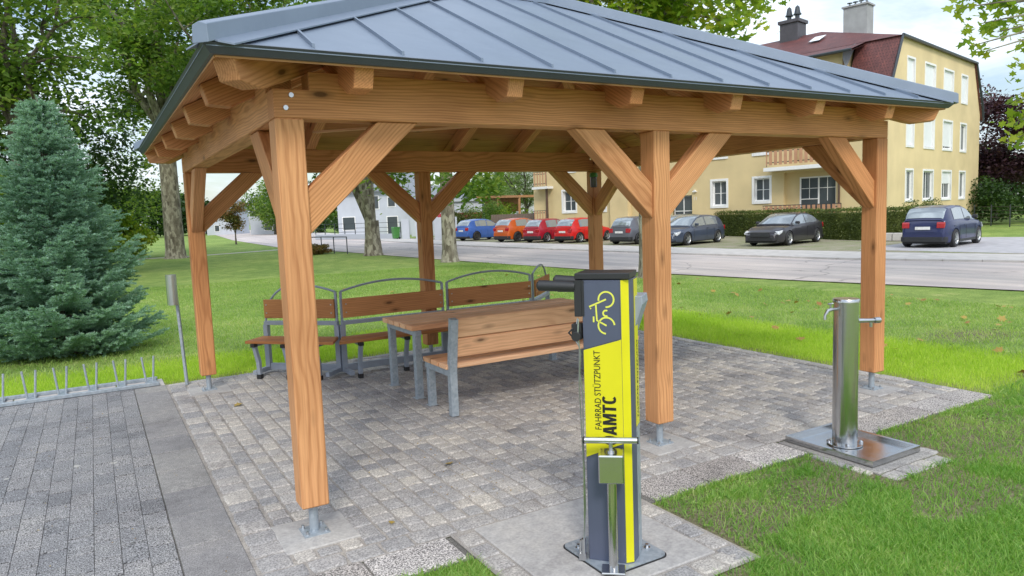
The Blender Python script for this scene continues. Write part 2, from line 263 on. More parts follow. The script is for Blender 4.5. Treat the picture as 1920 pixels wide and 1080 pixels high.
# ------------------------------------------------------------------ mesh helpers
WM={}
def tag(o,label=None,cat=None,group=None,kind=None):
    if label: o['label']=label
    if cat: o['category']=cat
    if group: o['group']=group
    if kind: o['kind']=kind
    return o
def put(name,data,parent=None,M=None,local=False):
    """link an object; M is its world matrix (or its matrix in the parent when local)"""
    o=bpy.data.objects.new(name,data); COL.objects.link(o); M=M or Matrix()
    if parent is not None:
        o.parent=parent; pw=WM.get(parent.name,Matrix())
        if local: o.matrix_basis=M; WM[o.name]=pw@M
        else: o.matrix_basis=pw.inverted()@M; WM[o.name]=M
    else: o.matrix_basis=M; WM[o.name]=M
    return o
def thing(name,loc,label,cat,group=None,rz=0):
    return tag(put(name,None,None,Matrix.Translation(Vector(loc))@Matrix.Rotation(rz,4,'Z')),label,cat,group)
class MB:
    def __init__(s): s.v=[];s.f=[];s.sm=[]
    def add(s,vs,fs,smooth=False):
        k=len(s.v); s.v+= [tuple(v) for v in vs]; s.f+=[tuple(i+k for i in f) for f in fs]; s.sm+=[smooth]*len(fs); return s
    def box(s,x0,x1,y0,y1,z0,z1,M=None,c=0):
        if c:  # chamfered along z-top edges
            vs=[(x0,y0,z0),(x1,y0,z0),(x1,y1,z0),(x0,y1,z0),(x0,y0,z1-c),(x1,y0,z1-c),(x1,y1,z1-c),(x0,y1,z1-c),(x0+c,y0+c,z1),(x1-c,y0+c,z1),(x1-c,y1-c,z1),(x0+c,y1-c,z1)]
            fs=[(3,2,1,0),(0,1,5,4),(1,2,6,5),(2,3,7,6),(3,0,4,7),(4,5,9,8),(5,6,10,9),(6,7,11,10),(7,4,8,11),(8,9,10,11)]
        else:
            vs=[(x,y,z) for z in (z0,z1) for x,y in ((x0,y0),(x1,y0),(x1,y1),(x0,y1))]
            fs=[(3,2,1,0),(4,5,6,7),(0,1,5,4),(1,2,6,5),(2,3,7,6),(3,0,4,7)]
        if M is not None: vs=[M@Vector(v) for v in vs]
        return s.add(vs,fs)
    def prism(s,poly,h0,h1,fn=None):
        """poly [(a,b)], extruded h0..h1; fn(a,b,h)->xyz"""
        fn=fn or (lambda a,b,h:(a,b,h)); n=len(poly)
        vs=[fn(a,b,h0) for a,b in poly]+[fn(a,b,h1) for a,b in poly]
        return s.add(vs,[tuple(range(n-1,-1,-1)),tuple(range(n,2*n))]+[(i,(i+1)%n,n+(i+1)%n,n+i) for i in range(n)])
    def tube(s,pts,r,n=8,caps=True,smooth=True):
        pts=[Vector(p) for p in pts]; rs=r if isinstance(r,(list,tuple)) else [r]*len(pts); vs=[]; fs=[]; prev=None
        for i,p in enumerate(pts):
            d=(pts[min(i+1,len(pts)-1)]-pts[max(i-1,0)]).normalized()
            if prev is None: a=d.orthogonal().normalized()
            else:
                a=prev-d*prev.dot(d); a=a.normalized() if a.length>1e-5 else d.orthogonal().normalized()
            prev=a; b=d.cross(a)
            for k in range(n):
                t=2*math.pi*k/n; vs.append(p+(a*math.cos(t)+b*math.sin(t))*rs[i])
        for i in range(len(pts)-1):
            for k in range(n): fs.append((i*n+k,i*n+(k+1)%n,(i+1)*n+(k+1)%n,(i+1)*n+k))
        s.add(vs,fs,smooth)
        if caps:
            m=len(vs)-n; s.add(vs[:n],[tuple(range(n-1,-1,-1))]); s.add(vs[m:],[tuple(range(n))])
        return s
    def lathe(s,prof,c=(0,0,0),n=24,axis='Z'):
        vs=[];fs=[]
        for r,h in prof:
            for k in range(n):
                t=2*math.pi*k/n; x,y,z=r*math.cos(t),r*math.sin(t),h
                if axis=='Y': x,y,z=x,h,y
                vs.append((x+c[0],y+c[1],z+c[2]))
        for i in range(len(prof)-1):
            for k in range(n): fs.append((i*n+k,i*n+(k+1)%n,(i+1)*n+(k+1)%n,(i+1)*n+k))
        return s.add(vs,fs,True)
    def mesh(s,name,mat,bev=0,angle=35):
        me=bpy.data.meshes.new(name); me.from_pydata(s.v,[],s.f)
        if any(s.sm): me.polygons.foreach_set('use_smooth',s.sm)
        me.update()
        if bev:
            bm=bmesh.new(); bm.from_mesh(me); bmesh.ops.remove_doubles(bm,verts=bm.verts,dist=1e-5)
            es=[e for e in bm.edges if len(e.link_faces)==2 and e.calc_face_angle(0)>R(30)]
            bmesh.ops.bevel(bm,geom=es,offset=bev,segments=1,affect='EDGES',clamp_overlap=True); bm.to_mesh(me); bm.free()
        if any(s.sm): me.set_sharp_from_angle(angle=R(angle))
        me.materials.append(MAT[mat]); return me
    def build(s,name,mat,parent=None,M=None,bev=0,local=False,world=False):
        """world=True: vertices are world coordinates; the object origin goes to the parent's origin or to 0"""
        me=s.mesh(name,mat,bev)
        if world and parent is not None: return put(name,me,parent,Matrix())
        return put(name,me,parent,M,local)
def frame(p0,p1,upv=(0,0,1)):
    p0,p1=Vector(p0),Vector(p1); x=(p1-p0).normalized(); y=Vector(upv).cross(x)
    if y.length<1e-4: y=Vector((0,1,0)) if abs(x.y)<.9 else Vector((1,0,0)); y=(y-x*y.dot(x))
    y.normalize(); z=x.cross(y)
    M=Matrix((x,y,z)).transposed().to_4x4(); M.translation=p0; return M,(p1-p0).length
def beam(name,mat,p0,p1,w,h,parent,bev=.006,upv=(0,0,1)):
    M,l=frame(p0,p1,upv); return MB().box(0,l,-w/2,w/2,-h/2,h/2).build(name,mat,parent,M,bev)
def orient_poly(name,mat,parent,poly,h0,h1,fn,bev=0,lens_axis=None):
    return MB().prism(poly,h0,h1,fn).build(name,mat,parent,None,bev,world=True)
def np_mesh(name,V,Fc,mat):
    me=bpy.data.meshes.new(name); k=Fc.shape[1]; me.vertices.add(len(V)); me.vertices.foreach_set('co',V.astype(np.float32).ravel())
    me.loops.add(Fc.size); me.loops.foreach_set('vertex_index',Fc.astype(np.int32).ravel()); me.polygons.add(len(Fc)); me.polygons.foreach_set('loop_start',np.arange(0,Fc.size,k,dtype=np.int32)); me.update(calc_edges=True)
    me.materials.append(MAT[mat]); return me
QUAD=(np.array([(-.5,0,0),(0,-.32,.06),(.5,0,0),(0,.32,.06)]),np.array([(0,1,2,3)]))
_a=[(0,-.5),(.16,-.28),(.5,-.3),(.34,-.02),(.5,.2),(.2,.2),(0,.55),(-.2,.2),(-.5,.2),(-.34,-.02),(-.5,-.3),(-.16,-.28)]
LOBE=(np.array([(x,y,.12*abs(x)) for x,y in _a]),np.array([(0,1,11,11),(1,2,3,4),(1,4,5,5),(1,5,7,11),(5,6,7,7),(7,8,9,9),(7,9,10,11)]))
LOBE=(LOBE[0],np.array([(0,1,11),(1,2,3),(1,3,5),(3,4,5),(1,5,7),(1,7,11),(5,6,7),(7,8,9),(7,9,11),(9,10,11)]))
def leaves(P,size,tmpl=QUAD,up_bias=.35,jit=.35):
    n=len(P); nr=rng.normal(size=(n,3)); nr[:,2]=np.abs(nr[:,2])*(1+up_bias)+up_bias; nr/=np.linalg.norm(nr,axis=1)[:,None]
    a=rng.normal(size=(n,3)); a-=nr*(a*nr).sum(1)[:,None]; a/=np.linalg.norm(a,axis=1)[:,None]; b=np.cross(nr,a)
    sz=size*(1+jit*rng.uniform(-1,1,n)); T,Fc=tmpl
    V=(P[:,None,:]+sz[:,None,None]*(T[None,:,0:1]*a[:,None,:]+T[None,:,1:2]*b[:,None,:]+T[None,:,2:3]*nr[:,None,:])).reshape(-1,3)
    Fa=(Fc[None]+np.arange(n)[:,None,None]*len(T)).reshape(-1,Fc.shape[1]); return V,Fa
def ground_z(x,y):
    d=max(x-7.,y-7.,-6.5-x if False else -99,0); d=max(0,d); t=min(1,d/6.); return -.02-.12*t*t*(3-2*t)
# ------------------------------------------------------------------ SETTING: ground, road, walk, parking
def vnoise(x,y,s,seed=0):
    xi=np.floor(x*s).astype(int); yi=np.floor(y*s).astype(int); fx=x*s-xi; fy=y*s-yi
    h=lambda i,j:(np.sin(i*127.1+j*311.7+seed*74.7)*43758.5453)%1
    fx=fx*fx*(3-2*fx); fy=fy*fy*(3-2*fy)
    return h(xi,yi)*(1-fx)*(1-fy)+h(xi+1,yi)*fx*(1-fy)+h(xi,yi+1)*(1-fx)*fy+h(xi+1,yi+1)*fx*fy
def fbm(x,y,s,seed=0): return (vnoise(x,y,s,seed)+.5*vnoise(x,y,s*2.1,seed+1)+.25*vnoise(x,y,s*4.3,seed+2))/1.75
def gz(x,y):
    d=np.maximum(np.maximum(x-7.,y-7.),0); t=np.clip(d/6.,0,1); return -.02-.12*t*t*(3-2*t)
def fresh_w(x,y):
    dx=np.maximum(x-6.1,0); dy=np.maximum(y-5.05,0); d=np.hypot(dx,dy); edge=2.3+.5*(fbm(x,y,.8,5)-.5)
    edge=np.where(x<2.5,2.0+.3*(fbm(x,y,.8,5)-.5),edge)
    inr=((x>6.1)|(y>5.05))&(y>-.9+0*x); f=np.clip((edge-d)/.8,0,1)*inr
    return f*np.clip((y+1.2)/.8,0,1)
def bare_w(x,y):
    n=fbm(x,y,1.5,9)-.01; reg=np.clip((6.-np.hypot(x-4,y+2.2))/1.5,0,1)*(y<-.5)
    b=np.clip((n-.53)/.08,0,1)*reg*.85
    # soil edge along the paving
    e=np.maximum(np.clip(1-np.abs(x-6.22)/.12,0,1)*((y>-.9)&(y<5.2)),np.clip(1-np.abs(y-5.17)/.12,0,1)*((x>-.4)&(x<6.2)))
    e=np.maximum(e,np.clip(1-np.abs(y+.92)/.13,0,1)*((x>2)&(x<6.2))); e=np.maximum(e,np.clip(1-np.abs(x-2.02)/.12,0,1)*((y<-.7)&(y>-1.9)))
    e=np.maximum(e,np.clip(1-np.hypot((x-3.75)/.7,(y+1.35)/.4),0,1)*1.1)
    e=np.maximum(e,np.clip(1.3-np.hypot((x-9.3)/.9,(y-1.0)/.45),0,1)); e=np.maximum(e,np.clip(1.2-np.hypot((x-6.7)/.8,(y+1.2)/.8),0,1))
    return np.clip(np.maximum(b,e*(.55+.7*n)),0,1)
xs=np.unique(np.concatenate([np.linspace(-400,-20,14),np.linspace(-20,-3,18),np.linspace(-3,14,190),np.linspace(14,60,24),np.linspace(60,500,14)]))
ys=np.unique(np.concatenate([np.linspace(-60,-6,10),np.linspace(-6,14,210),np.linspace(14,80,40),np.linspace(80,900,18)]))
X,Y=np.meshgrid(xs,ys); Z=gz(X,Y); V=np.stack([X,Y,Z],-1).reshape(-1,3); nx=len(xs); i,j=np.meshgrid(np.arange(nx-1),np.arange(len(ys)-1)); q=(j*nx+i).ravel(); Fc=np.stack([q,q+1,q+1+nx,q+nx],-1)
me=np_mesh('ground',V,Fc,'lawn_soil'); me.polygons.foreach_set('use_smooth',np.ones(len(Fc),bool))
for nm,fn in (('fresh',fresh_w),('bare',bare_w)):
    at=me.attributes.new(nm,'FLOAT','POINT'); at.data.foreach_set('value',fn(V[:,0],V[:,1]).astype(np.float32))
tag(put('ground',me),kind='structure')
def sheet(name,poly,z,mat,th=0.0):
    mb=MB()
    if th: mb.prism(poly,z-th,z)
    else: mb.add([(a,b_,z) for a,b_ in poly],[tuple(range(len(poly)))])
    return tag(mb.build(name,mat),kind='structure')
near=[(17.5,-14),(15.3,3.),(14.3,8),(13.4,14),(12.9,20),(12.6,28),(12.4,39),(11.6,53),(14.0,90),(20.5,152),(27,230)]
far=[(24.5,-14),(22.1,6),(20.7,11),(20.2,18),(19.8,26),(19.6,37),(20.6,53),(25.5,92),(31,152),(44,230)]
sheet('road',near+far[::-1],-.115,'asphalt')
walk=[(27.0,-14),(25.2,6),(23.9,11),(23.3,18),(23.2,28),(22.8,43),(24.3,60),(30,100),(36,152),(48,230)]
sheet('pavement',[(a+.0,b_) for a,b_ in far]+walk[::-1],-.07,'walk_concrete',.09)
kb=MB()
for (a,b_) in zip(far[:-1],far[1:]):
    M,l=frame((a[0],a[1],-.085),(b_[0],b_[1],-.085)); n=int(min(l//1.,40)) or 1
    if l>60: n=1
    for k in range(n): kb.box(k*l/n+.008,(k+1)*l/n-.008,-.0,.14,-.06,.028,M)
tag(kb.build('kerb','walk_concrete'),kind='structure')
sheet('parking_bay',[(walk[1][0]+.02,4.0),(walk[2][0]+.02,11),(walk[3][0]+.02,18),(walk[4][0]+.02,28),(22.9,43),(24.2,58),(36,58),(36,33),(33,24),(31.5,17.5),(30.4,13.2),(29.2,4.2)],-.062,'grass_paver',.05)
sheet('driveway',[(24.9,2.0),(24.6,12.9),(33.8,14.6),(36.5,5.0),(37,-6),(26,-8)],-.055,'drive_paving',.05)
sheet('dirt_path',[(-6,46.2),(5.5,46.5),(11.4,49.0),(11.45,50.1),(5.5,47.4),(-6,47.1)],-.128,'walk_concrete')
# ------------------------------------------------------------------ paving
sheet('cobble_bed',[(-.40,-.52),(6.12,-.52),(6.12,5.06),(-.40,5.06)],-.010,'mortar')
sheet('slab_bed',[(-.40,-.83),(6.12,-.83),(6.12,-.521),(-.40,-.521)],-.015,'joint_dark'); sheet('pad_bed',[(.65,-1.70),(1.90,-1.70),(1.90,-.50),(.65,-.50)],-.008,'mortar')
sheet('paver_bed',[(-9,-6),(-.402,-6),(-.402,5.04),(-9,5.04)],-.012,'joint_dark')
def stone_mesh(name,w,l,h,c,irr,mat,seed):
    rr=random.Random(seed); n=8 if irr else 4; pts=[]
    base=[(-w/2,-l/2),(0,-l/2),(w/2,-l/2),(w/2,0),(w/2,l/2),(0,l/2),(-w/2,l/2),(-w/2,0)]
    if not irr: base=[base[i] for i in (0,2,4,6)]
    o=[(x*(1+rr.uniform(-irr,irr)),y*(1+rr.uniform(-irr,irr))) for x,y in base]
    if irr:
        for i in (0,2,4,6): o[i]=(o[i][0]*.95,o[i][1]*.95)
    n=len(o); vs=[(x,y,-h) for x,y in o]+[(x,y,-c*.8) for x,y in o]+[(x*(1-2*c/w),y*(1-2*c/l),rr.uniform(-.001,.0015) if irr else 0) for x,y in o]
    fs=[(i,(i+1)%n,n+(i+1)%n,n+i) for i in range(n)]+[(n+i,n+(i+1)%n,2*n+(i+1)%n,2*n+i) for i in range(n)]
    if irr: vs.append((rr.uniform(-.2,.2)*w,rr.uniform(-.2,.2)*l,rr.uniform(.001,.004))); fs+=[(2*n+i,2*n+(i+1)%n,3*n) for i in range(n)]
    else: fs.append(tuple(range(2*n,3*n)))
    return vs,fs
pave=thing('cobblestone_paving',(2.8,2.2,0),'grey granite cobble paving under the timber pavilion, with concrete pads at the post feet','paving')
posts=[(0,0),(2.735,0),(5.49,0),(0,4.41),(2.735,4.41),(5.49,4.41)]
def in_pad(x,y): return any(abs(x-a)<.235 and abs(y-b_)<.235 for a,b_ in posts)
cob=[]  # (x,y,w,l)
x=-.19
while x<5.93:
    w=random.uniform(.118,.148); w=min(w,5.95-x) if 5.95-x<.2 else w
    y=-.345+random.uniform(-.06,0)
    y=-.345
    first=random.uniform(.07,.17)
    while y<4.88:
        l=first if y==-.345 else random.uniform(.115,.185)
        if y+l>4.88: l=4.90-y
        cxm,cym=x+w/2,y+l/2
        if not in_pad(cxm,cym) and l>.03: cob.append((cxm,cym,w-.012,l-.012,0))
        y+=l
    x+=w
y=-.35
x=-.38
while x<5.95:   # larger stones in the front border row
    l=random.uniform(.16,.27); cob.append((x+l/2,-.43,l-.012,.150,0)); x+=l
y=-.35
while y<4.9:
    l=random.uniform(.15,.26); cob.append((-.288,y+l/2,.175,l-.012,0)); y+=l
x=5.96
y=-.5
while y<5.0:
    l=random.uniform(.22,.34); cob.append((6.03,y+l/2,.13,l-.01,0)); y+=l
x=-.38
while x<5.95:
    l=random.uniform(.22,.34); cob.append((x+l/2,4.97,l-.01,.13,0)); x+=l
cob.sort(key=lambda c:(c[0]-CAM.x)**2+(c[1]-CAM.y)**2)
variants=[]
for k in range(14):
    vs,fs=stone_mesh('c',.13,.14,.05,.009,.055,'cobble_stone',k); variants.append((vs,fs,MB().add(vs,fs,False).mesh('cobble','cobble_stone')))
def cobvis(c):
    d=Vector((c[0],c[1],0))-CAM; z=d.dot(fw); return z>0 and abs(d.dot(rt)/z)<.73 and abs(d.dot(up)/z)<.41
far_mb=MB(); cnt=0
for c in cob:
    k=random.randrange(14); rz=random.choice((0,math.pi)); tilt=(random.uniform(-.02,.02),random.uniform(-.02,.02)); M=Matrix.Translation((c[0],c[1],random.uniform(-.0035,.002)))@Matrix.Rotation(tilt[0],4,'X')@Matrix.Rotation(tilt[1]+rz*0,4,'Y')@Matrix.Diagonal((c[2]/.13,c[3]/.14,1,1))
    if rz: M=M@Matrix.Rotation(math.pi,4,'Z')
    if cnt<300 and cobvis(c): put('cobble',variants[k][2],pave,M); cnt+=1
    else: far_mb.add([M@Vector(v) for v in variants[k][0]],variants[k][1])
o=far_mb.build('cobbles','cobble_stone',pave,world=True); o['kind']='stuff'
for a,b_ in posts: MB().box(-.215,.215,-.215,.215,-.06,.001,c=.006).build('footing_pad','concrete',pave,Matrix.Translation((a+random.uniform(-.01,.01),b_,0)))
edg=thing('slab_edging',(3.,-.66,0),'row of washed gravel concrete slabs edging the front of the cobble paving','edging')
def slabs(x0,x1):
    n=round((x1-x0)/.5); w=(x1-x0)/n
    for k in range(n):
        MB().box(-w/2+.006,w/2-.006,-.145,.145,-.05,0,c=.006).build('slab','washed_slab',edg,Matrix.Translation((x0+(k+.5)*w,-.668,-.002))@Matrix.Rotation(random.uniform(-.006,.006),4,'X')@Matrix.Rotation(random.uniform(-.004,.004),4,'Z'))
slabs(-.38,.62); slabs(1.95,3.45); slabs(4.2,6.1)
pad=thing('concrete_pad',(1.28,-1.1,0),'pale concrete pad framed by granite setts under the yellow bicycle repair column','concrete pad')
MB().box(.80,1.74,-1.53,-.53,-.08,.003,c=.006).build('slab','concrete',pad,world=True)
def setts(x,y,dxx,dyy,n,w,l,par,zz=0):
    for k in range(n):
        vs,fs,me=variants[(k*5+n)%14]; a=math.atan2(dyy,dxx)
        put('sett',me,par,Matrix.Translation((x+dxx*(k+.5),y+dyy*(k+.5),zz+random.uniform(-.003,.004)))@Matrix.Rotation(a+random.uniform(-.03,.03),4,'Z')@Matrix.Diagonal((l/.13,w/.14,1,1)))
setts(.73,-.55,0,-.165,7,.12,.155,pad); setts(1.815,-.83,0,-.17,5,.12,.16,pad); setts(.67,-1.61,.17,0,7,.13,.16,pad)
# dark pavers at the left and long slabs
pv=thing('dark_paver_path',(-1.3,2.2,0),'dark grey rectangular paver path left of the cobbles, with pale lichen spots','paving')
pvm=[MB().box(-.0668,.0668,-.132,.132,-.05,0,c=.002).mesh('paver','dark_paver')]
npv=0; extra=MB()
for ci in range(14):
    x=-.802-.136*ci; off=(ci%2)*.135+random.uniform(-.01,.01); k=0
    yy=-1.0+off
    while yy<4.95:
        l=.27 if yy+.27<5.03 else 5.03-yy
        M=Matrix.Translation((x,yy+l/2,random.uniform(-.0025,.0015)))@Matrix.Rotation(random.uniform(-.012,.012),4,'Y')@Matrix.Rotation(random.uniform(-.006,.006),4,'X')@Matrix.Diagonal((1,(l-.013)/.264,1,1))
        if l>.05: put('paver',pvm[0],pv,M); npv+=1
        yy+=.27
ls=thing('slab_strip',(-.56,2.2,0),'strip of long grey concrete slabs between the dark pavers and the cobblestones','slab strip')
yy=-.77
while yy<5.0:
    l=min(.5,5.03-yy); MB().box(-.163,.163,-l/2+.005,l/2-.005,-.05,0,c=.005).build('slab','slab_grey',ls,Matrix.Translation((-.563,yy+l/2,-.001))@Matrix.Rotation(random.uniform(-.008,.008),4,'X')); yy+=.5
# rack strip
rs=thing('rack_edging',(-3,5.22,0),'pale concrete kerb slabs carrying the low bicycle rack','edging')
for k in range(14): MB().box(-.245,.245,-.19,.19,-.06,.0,c=.005).build('slab','walk_concrete',rs,Matrix.Translation((-.65-.5*k,5.235,.002)))
# ------------------------------------------------------------------ PAVILION
pav=thing('pavilion',(2.745,2.2,0),'open larch timber pavilion on six posts with a grey standing seam hipped metal roof','pavilion')
HZ=2.42; HB=.175
for a,b_ in posts:
    beam('post','larch',(a,b_,HB),(a,b_,HZ),.16,.16,pav,.008)
    f=put('post_foot',MB().tube([(0,0,.008),(0,0,HB)],.027,14).box(-.075,.075,-.075,.075,.001,.010).mesh('post_foot','galvanised'),pav,Matrix.Translation((a,b_,0)))
    for sx in (-1,1):
        for sy in (-1,1): MB().tube([(0,0,0),(0,0,.022)],.009,6,smooth=False).build('bolt','steel',f,Matrix.Translation((a+sx*.055,b_+sy*.055,.009)))
def long_beam(name,p0,p1,h=.16,h2=.10,inset=.20):
    M,l=frame(p0,p1); w=.155
    mb=MB().prism([(0,0),(l,0),(l,h),(l-inset,h),(l-inset,h+h2),(inset,h+h2),(inset,h),(0,h)],-w/2,w/2,lambda a,b2,c:(a,c,b2)); return mb.build(name,'larch',pav,M,.005)
long_beam('front_beam',(-.08,0,HZ),(5.57,0,HZ)); long_beam('back_beam',(-.08,4.41,HZ),(5.57,4.41,HZ))
long_beam('side_beam',(0,.08,HZ+.002),(0,4.33,HZ+.002),.16,.10,.05); long_beam('side_beam',(5.49,.08,HZ+.002),(5.49,4.33,HZ+.002),.16,.10,.05)
for k,(x_,z_) in enumerate(((-.003,2.545),(-.037,2.475))): MB().tube([(0,0,0),(0,-.012,0)],.014,8,smooth=False).build('bolt','steel',pav,Matrix.Translation((x_+.02,-.078,z_)))
def brace(px,py,dx_,dy_):
    # timber brace from post to beam underside; depth .14 in its plane, width .10
    H=.70; Dm=.70; z0=1.77; prof=[(.08,z0),(.08,z0+.255),(.08+Dm-.29+.03,HZ-.001),(.08+Dm-.0,HZ-.001)]
    nx_,ny_=-dy_,dx_
    MB().prism(prof,-.055,.055,lambda a,b2,c:(px+dx_*a+nx_*c,py+dy_*a+ny_*c,b2)).build
    # local frame along brace for the grain
    p0=Vector((px+dx_*.08,py+dy_*.08,z0+.13)); p1=Vector((px+dx_*(.08+Dm-.15),py+dy_*(.08+Dm-.15),HZ)); M,l=frame(p0,p1); Mi=M.inverted()
    mb=MB().prism(prof,-.055,.055,lambda a,b2,c:(px+dx_*a+nx_*c,py+dy_*a+ny_*c,b2)); mb.v=[tuple(Mi@Vector(v)) for v in mb.v]; mb.build('brace','larch',pav,M,.005)
for a,b_ in posts:
    if a<5: brace(a,b_,1,0)
    if a>1: brace(a,b_,-1,0)
for a in (0,5.49): brace(a,0,0,1); brace(a,4.41,0,-1)
SL=.485; RT=2.656
faces=[(Vector((-.45,-.45)),Vector((1,0)),Vector((0,1)),6.39),(Vector((5.94,-.45)),Vector((0,1)),Vector((-1,0)),5.31),(Vector((5.94,4.86)),Vector((-1,0)),Vector((0,-1)),6.39),(Vector((-.45,4.86)),Vector((0,-1)),Vector((1,0)),5.31)]
TM=2.655
def clip(poly,n,c):
    out_=[]
    for i in range(len(poly)):
        a,b2=poly[i],poly[(i+1)%len(poly)]; da=n[0]*a[0]+n[1]*a[1]-c; db=n[0]*b2[0]+n[1]*b2[1]-c
        if da<=1e-9: out_.append(a)
        if (da<-1e-9 and db>1e-9) or (da>1e-9 and db<-1e-9):
            t=da/(da-db); out_.append((a[0]+(b2[0]-a[0])*t,a[1]+(b2[1]-a[1])*t))
    return out_
def region(u0,u1,t0,t1,Lf,g=0):
    p=[(u0,t0),(u1,t0),(u1,t1),(u0,t1)]; p=clip(p,(-1,1),-g); p=clip(p,(1,1),Lf-g) if p else p
    return p
for fi,(O,du,dt,Lf) in enumerate(faces):
    def W3(u,t,z): p=O+du*u+dt*t; return (p.x,p.y,z)
    ang=math.atan2(du.y,du.x)
    # rafters
    ru=[.795+.96*k for k in range(6)] if Lf>6 else [.89+.88*k for k in range(5)]
    for u in ru:
        tm=min(u,Lf-u,TM)-.04; zt=lambda t:RT+SL*(t-.05)
        prof=[(.07,zt(.07)),(.105,2.552),(.235,2.542),(.27,zt(.27)-.2),(tm,zt(tm)-.2),(tm,zt(tm))]
        p0=Vector(W3(u,.07,2.6)); p1=Vector(W3(u,tm,2.6+SL*(tm-.07))); M,l=frame(p0,p1); Mi=M.inverted()
        mb=MB().prism(prof,-.055,.055,lambda a,b2,c:W3(u+c,a,b2)); mb.v=[tuple(Mi@Vector(v)) for v in mb.v]; mb.build('rafter','larch',pav,M,.005)
    # deck boards (visible from below)
    t=.03; bw=.135
    while t<TM-.02:
        t1=min(t+bw-.004,TM); p=region(-1,Lf+1,t,t1,Lf,.004)
        if len(p)>2:
            M=Matrix.Translation(W3(Lf/2,t,RT+SL*(t-.05)))@Matrix.Rotation(ang,4,'Z'); Mi=M.inverted()
            mb=MB().prism(p,.003,.024,lambda a,b2,c:W3(a,b2,RT+SL*(b2-.05)+c)); mb.v=[tuple(Mi@Vector(v)) for v in mb.v]; mb.build('deck_board','larch_board',pav,M)
        t+=bw
    # metal trays and seams
    z0m=2.700; s0=.52 if Lf>6 else .30; us=[-.01]+[s0+.494*k for k in range(20) if s0+.494*k<Lf-.15]+[Lf+.01]
    for k in range(len(us)-1):
        p=region(us[k]+.001,us[k+1]-.001,-.02,TM,Lf,-.015)
        if len(p)>2: MB().prism(p,0,.012,lambda a,b2,c:W3(a,b2,z0m+SL*b2+c)).build('roof_tray','sheet_metal',pav,world=True)
        if k>0:
            u=us[k]; te=min(u,Lf-u,TM)-.12
            if te>.2: MB().prism([(u-.007,.05),(u+.007,.05),(u+.007,te),(u-.007,te)],.0125,.034,lambda a,b2,c:W3(a,b2,z0m+SL*b2+c)).build('seam','sheet_metal',pav,world=True)
    # eave fascia / gutter lip
    MB().prism([(-.030,2.706),(-.015,2.712),(.0,2.71),(.035,2.668),(.03,2.660),(.012,2.662)],-.03,Lf+.03,lambda a,b2,c:W3(c if not (c<0 or c>Lf) else (-(-a) if c<0 else Lf-a),a,b2)).build('eave_fascia','fascia_metal',pav,world=True)
# hip rafters + hip caps
apL,apR=Vector((2.205,2.205)),Vector((3.285,2.205))
for (cx_,cy_,ap) in ((-.45,-.45,apL),(5.94,-.45,apR),(5.94,4.86,apR),(-.45,4.86,apL)):
    c0=Vector((cx_,cy_)); d=(ap-c0).normalized(); LD=(ap-c0).length; nrm=Vector((-d.y,d.x)); s2=SL/math.sqrt(2)
    def H3(a,z,c): p=c0+d*a+nrm*c; return (p.x,p.y,z)
    zt=lambda a:RT-.025+s2*(a-.0)
    prof=[(.10,zt(.1)),(.15,2.552),(.33,2.540),(.40,zt(.4)-.21),(LD,zt(LD)-.21),(LD,zt(LD))]
    M,l=frame(H3(.1,2.6,0),H3(LD,2.6+s2*(LD-.1),0)); Mi=M.inverted(); mb=MB().prism(prof,-.06,.06,lambda a,b2,c:H3(a,b2,c)); mb.v=[tuple(Mi@Vector(v)) for v in mb.v]; mb.build('hip_rafter','larch',pav,M,.005)
    # box-shaped cap with side flanges
    zc=lambda a:2.712+s2*a
    MB().prism([(-.045,.0),(.045,.0),(.04,.085),(0,.10),(-.04,.085)],-.05,LD+.02,lambda a,b2,c:H3(c,zc(c)+b2,a)).build('hip_cap','sheet_metal',pav,world=True,bev=.003)
    for sg in (-1,1):
        MB().prism([(0,.06),(.02,.135),(LD,.135),(LD,.04),(0,.04)],0,.008,lambda a,b2,c:H3(a,zc(a)-b2*SL/math.sqrt(2)*.93+c+.012,sg*b2)).build('hip_flashing','sheet_metal',pav,world=True)
beam('ridge_purlin','larch',(2.205,2.205,3.78),(3.285,2.205,3.78),.1,.16,pav)
MB().prism([(-.045,0),(.045,0),(.04,.085),(0,.10),(-.04,.085)],2.19,3.30,lambda a,b2,c:(c,2.205+a,3.985+b2)).build('ridge_cap','sheet_metal',pav,world=True)
for (p0,p1) in (((1.07,3.35,2.765),(3.35,1.10,2.765)),((2.0,3.05,2.765),(4.25,.75,2.765))):
    for k in (0,.035): beam('ceiling_batten','table_wood',(p0[0]+k,p0[1],p0[2]),(p1[0]+k,p1[1],p1[2]),.022,.02,pav,0)
ln=thing('lantern',(5.40,4.30,2.30),'small dark green wall lantern with glass sides fixed high on the rear right post','lantern')
MB().lathe([(.0,.10),(.05,.09),(.062,.04),(.055,.03),(0,.03)],n=12).build('lid','bin_green',ln,local=True)
MB().lathe([(.045,.03),(.05,-.10),(.04,-.12),(0,-.12)],n=12).build('glass','window_glass',ln,local=True)
for k in range(4): MB().tube([(.05*math.cos(k*1.57),.05*math.sin(k*1.57),.03),(.053*math.cos(k*1.57),.053*math.sin(k*1.57),-.11)],.004,5).build('cage_bar','steel',ln,local=True)
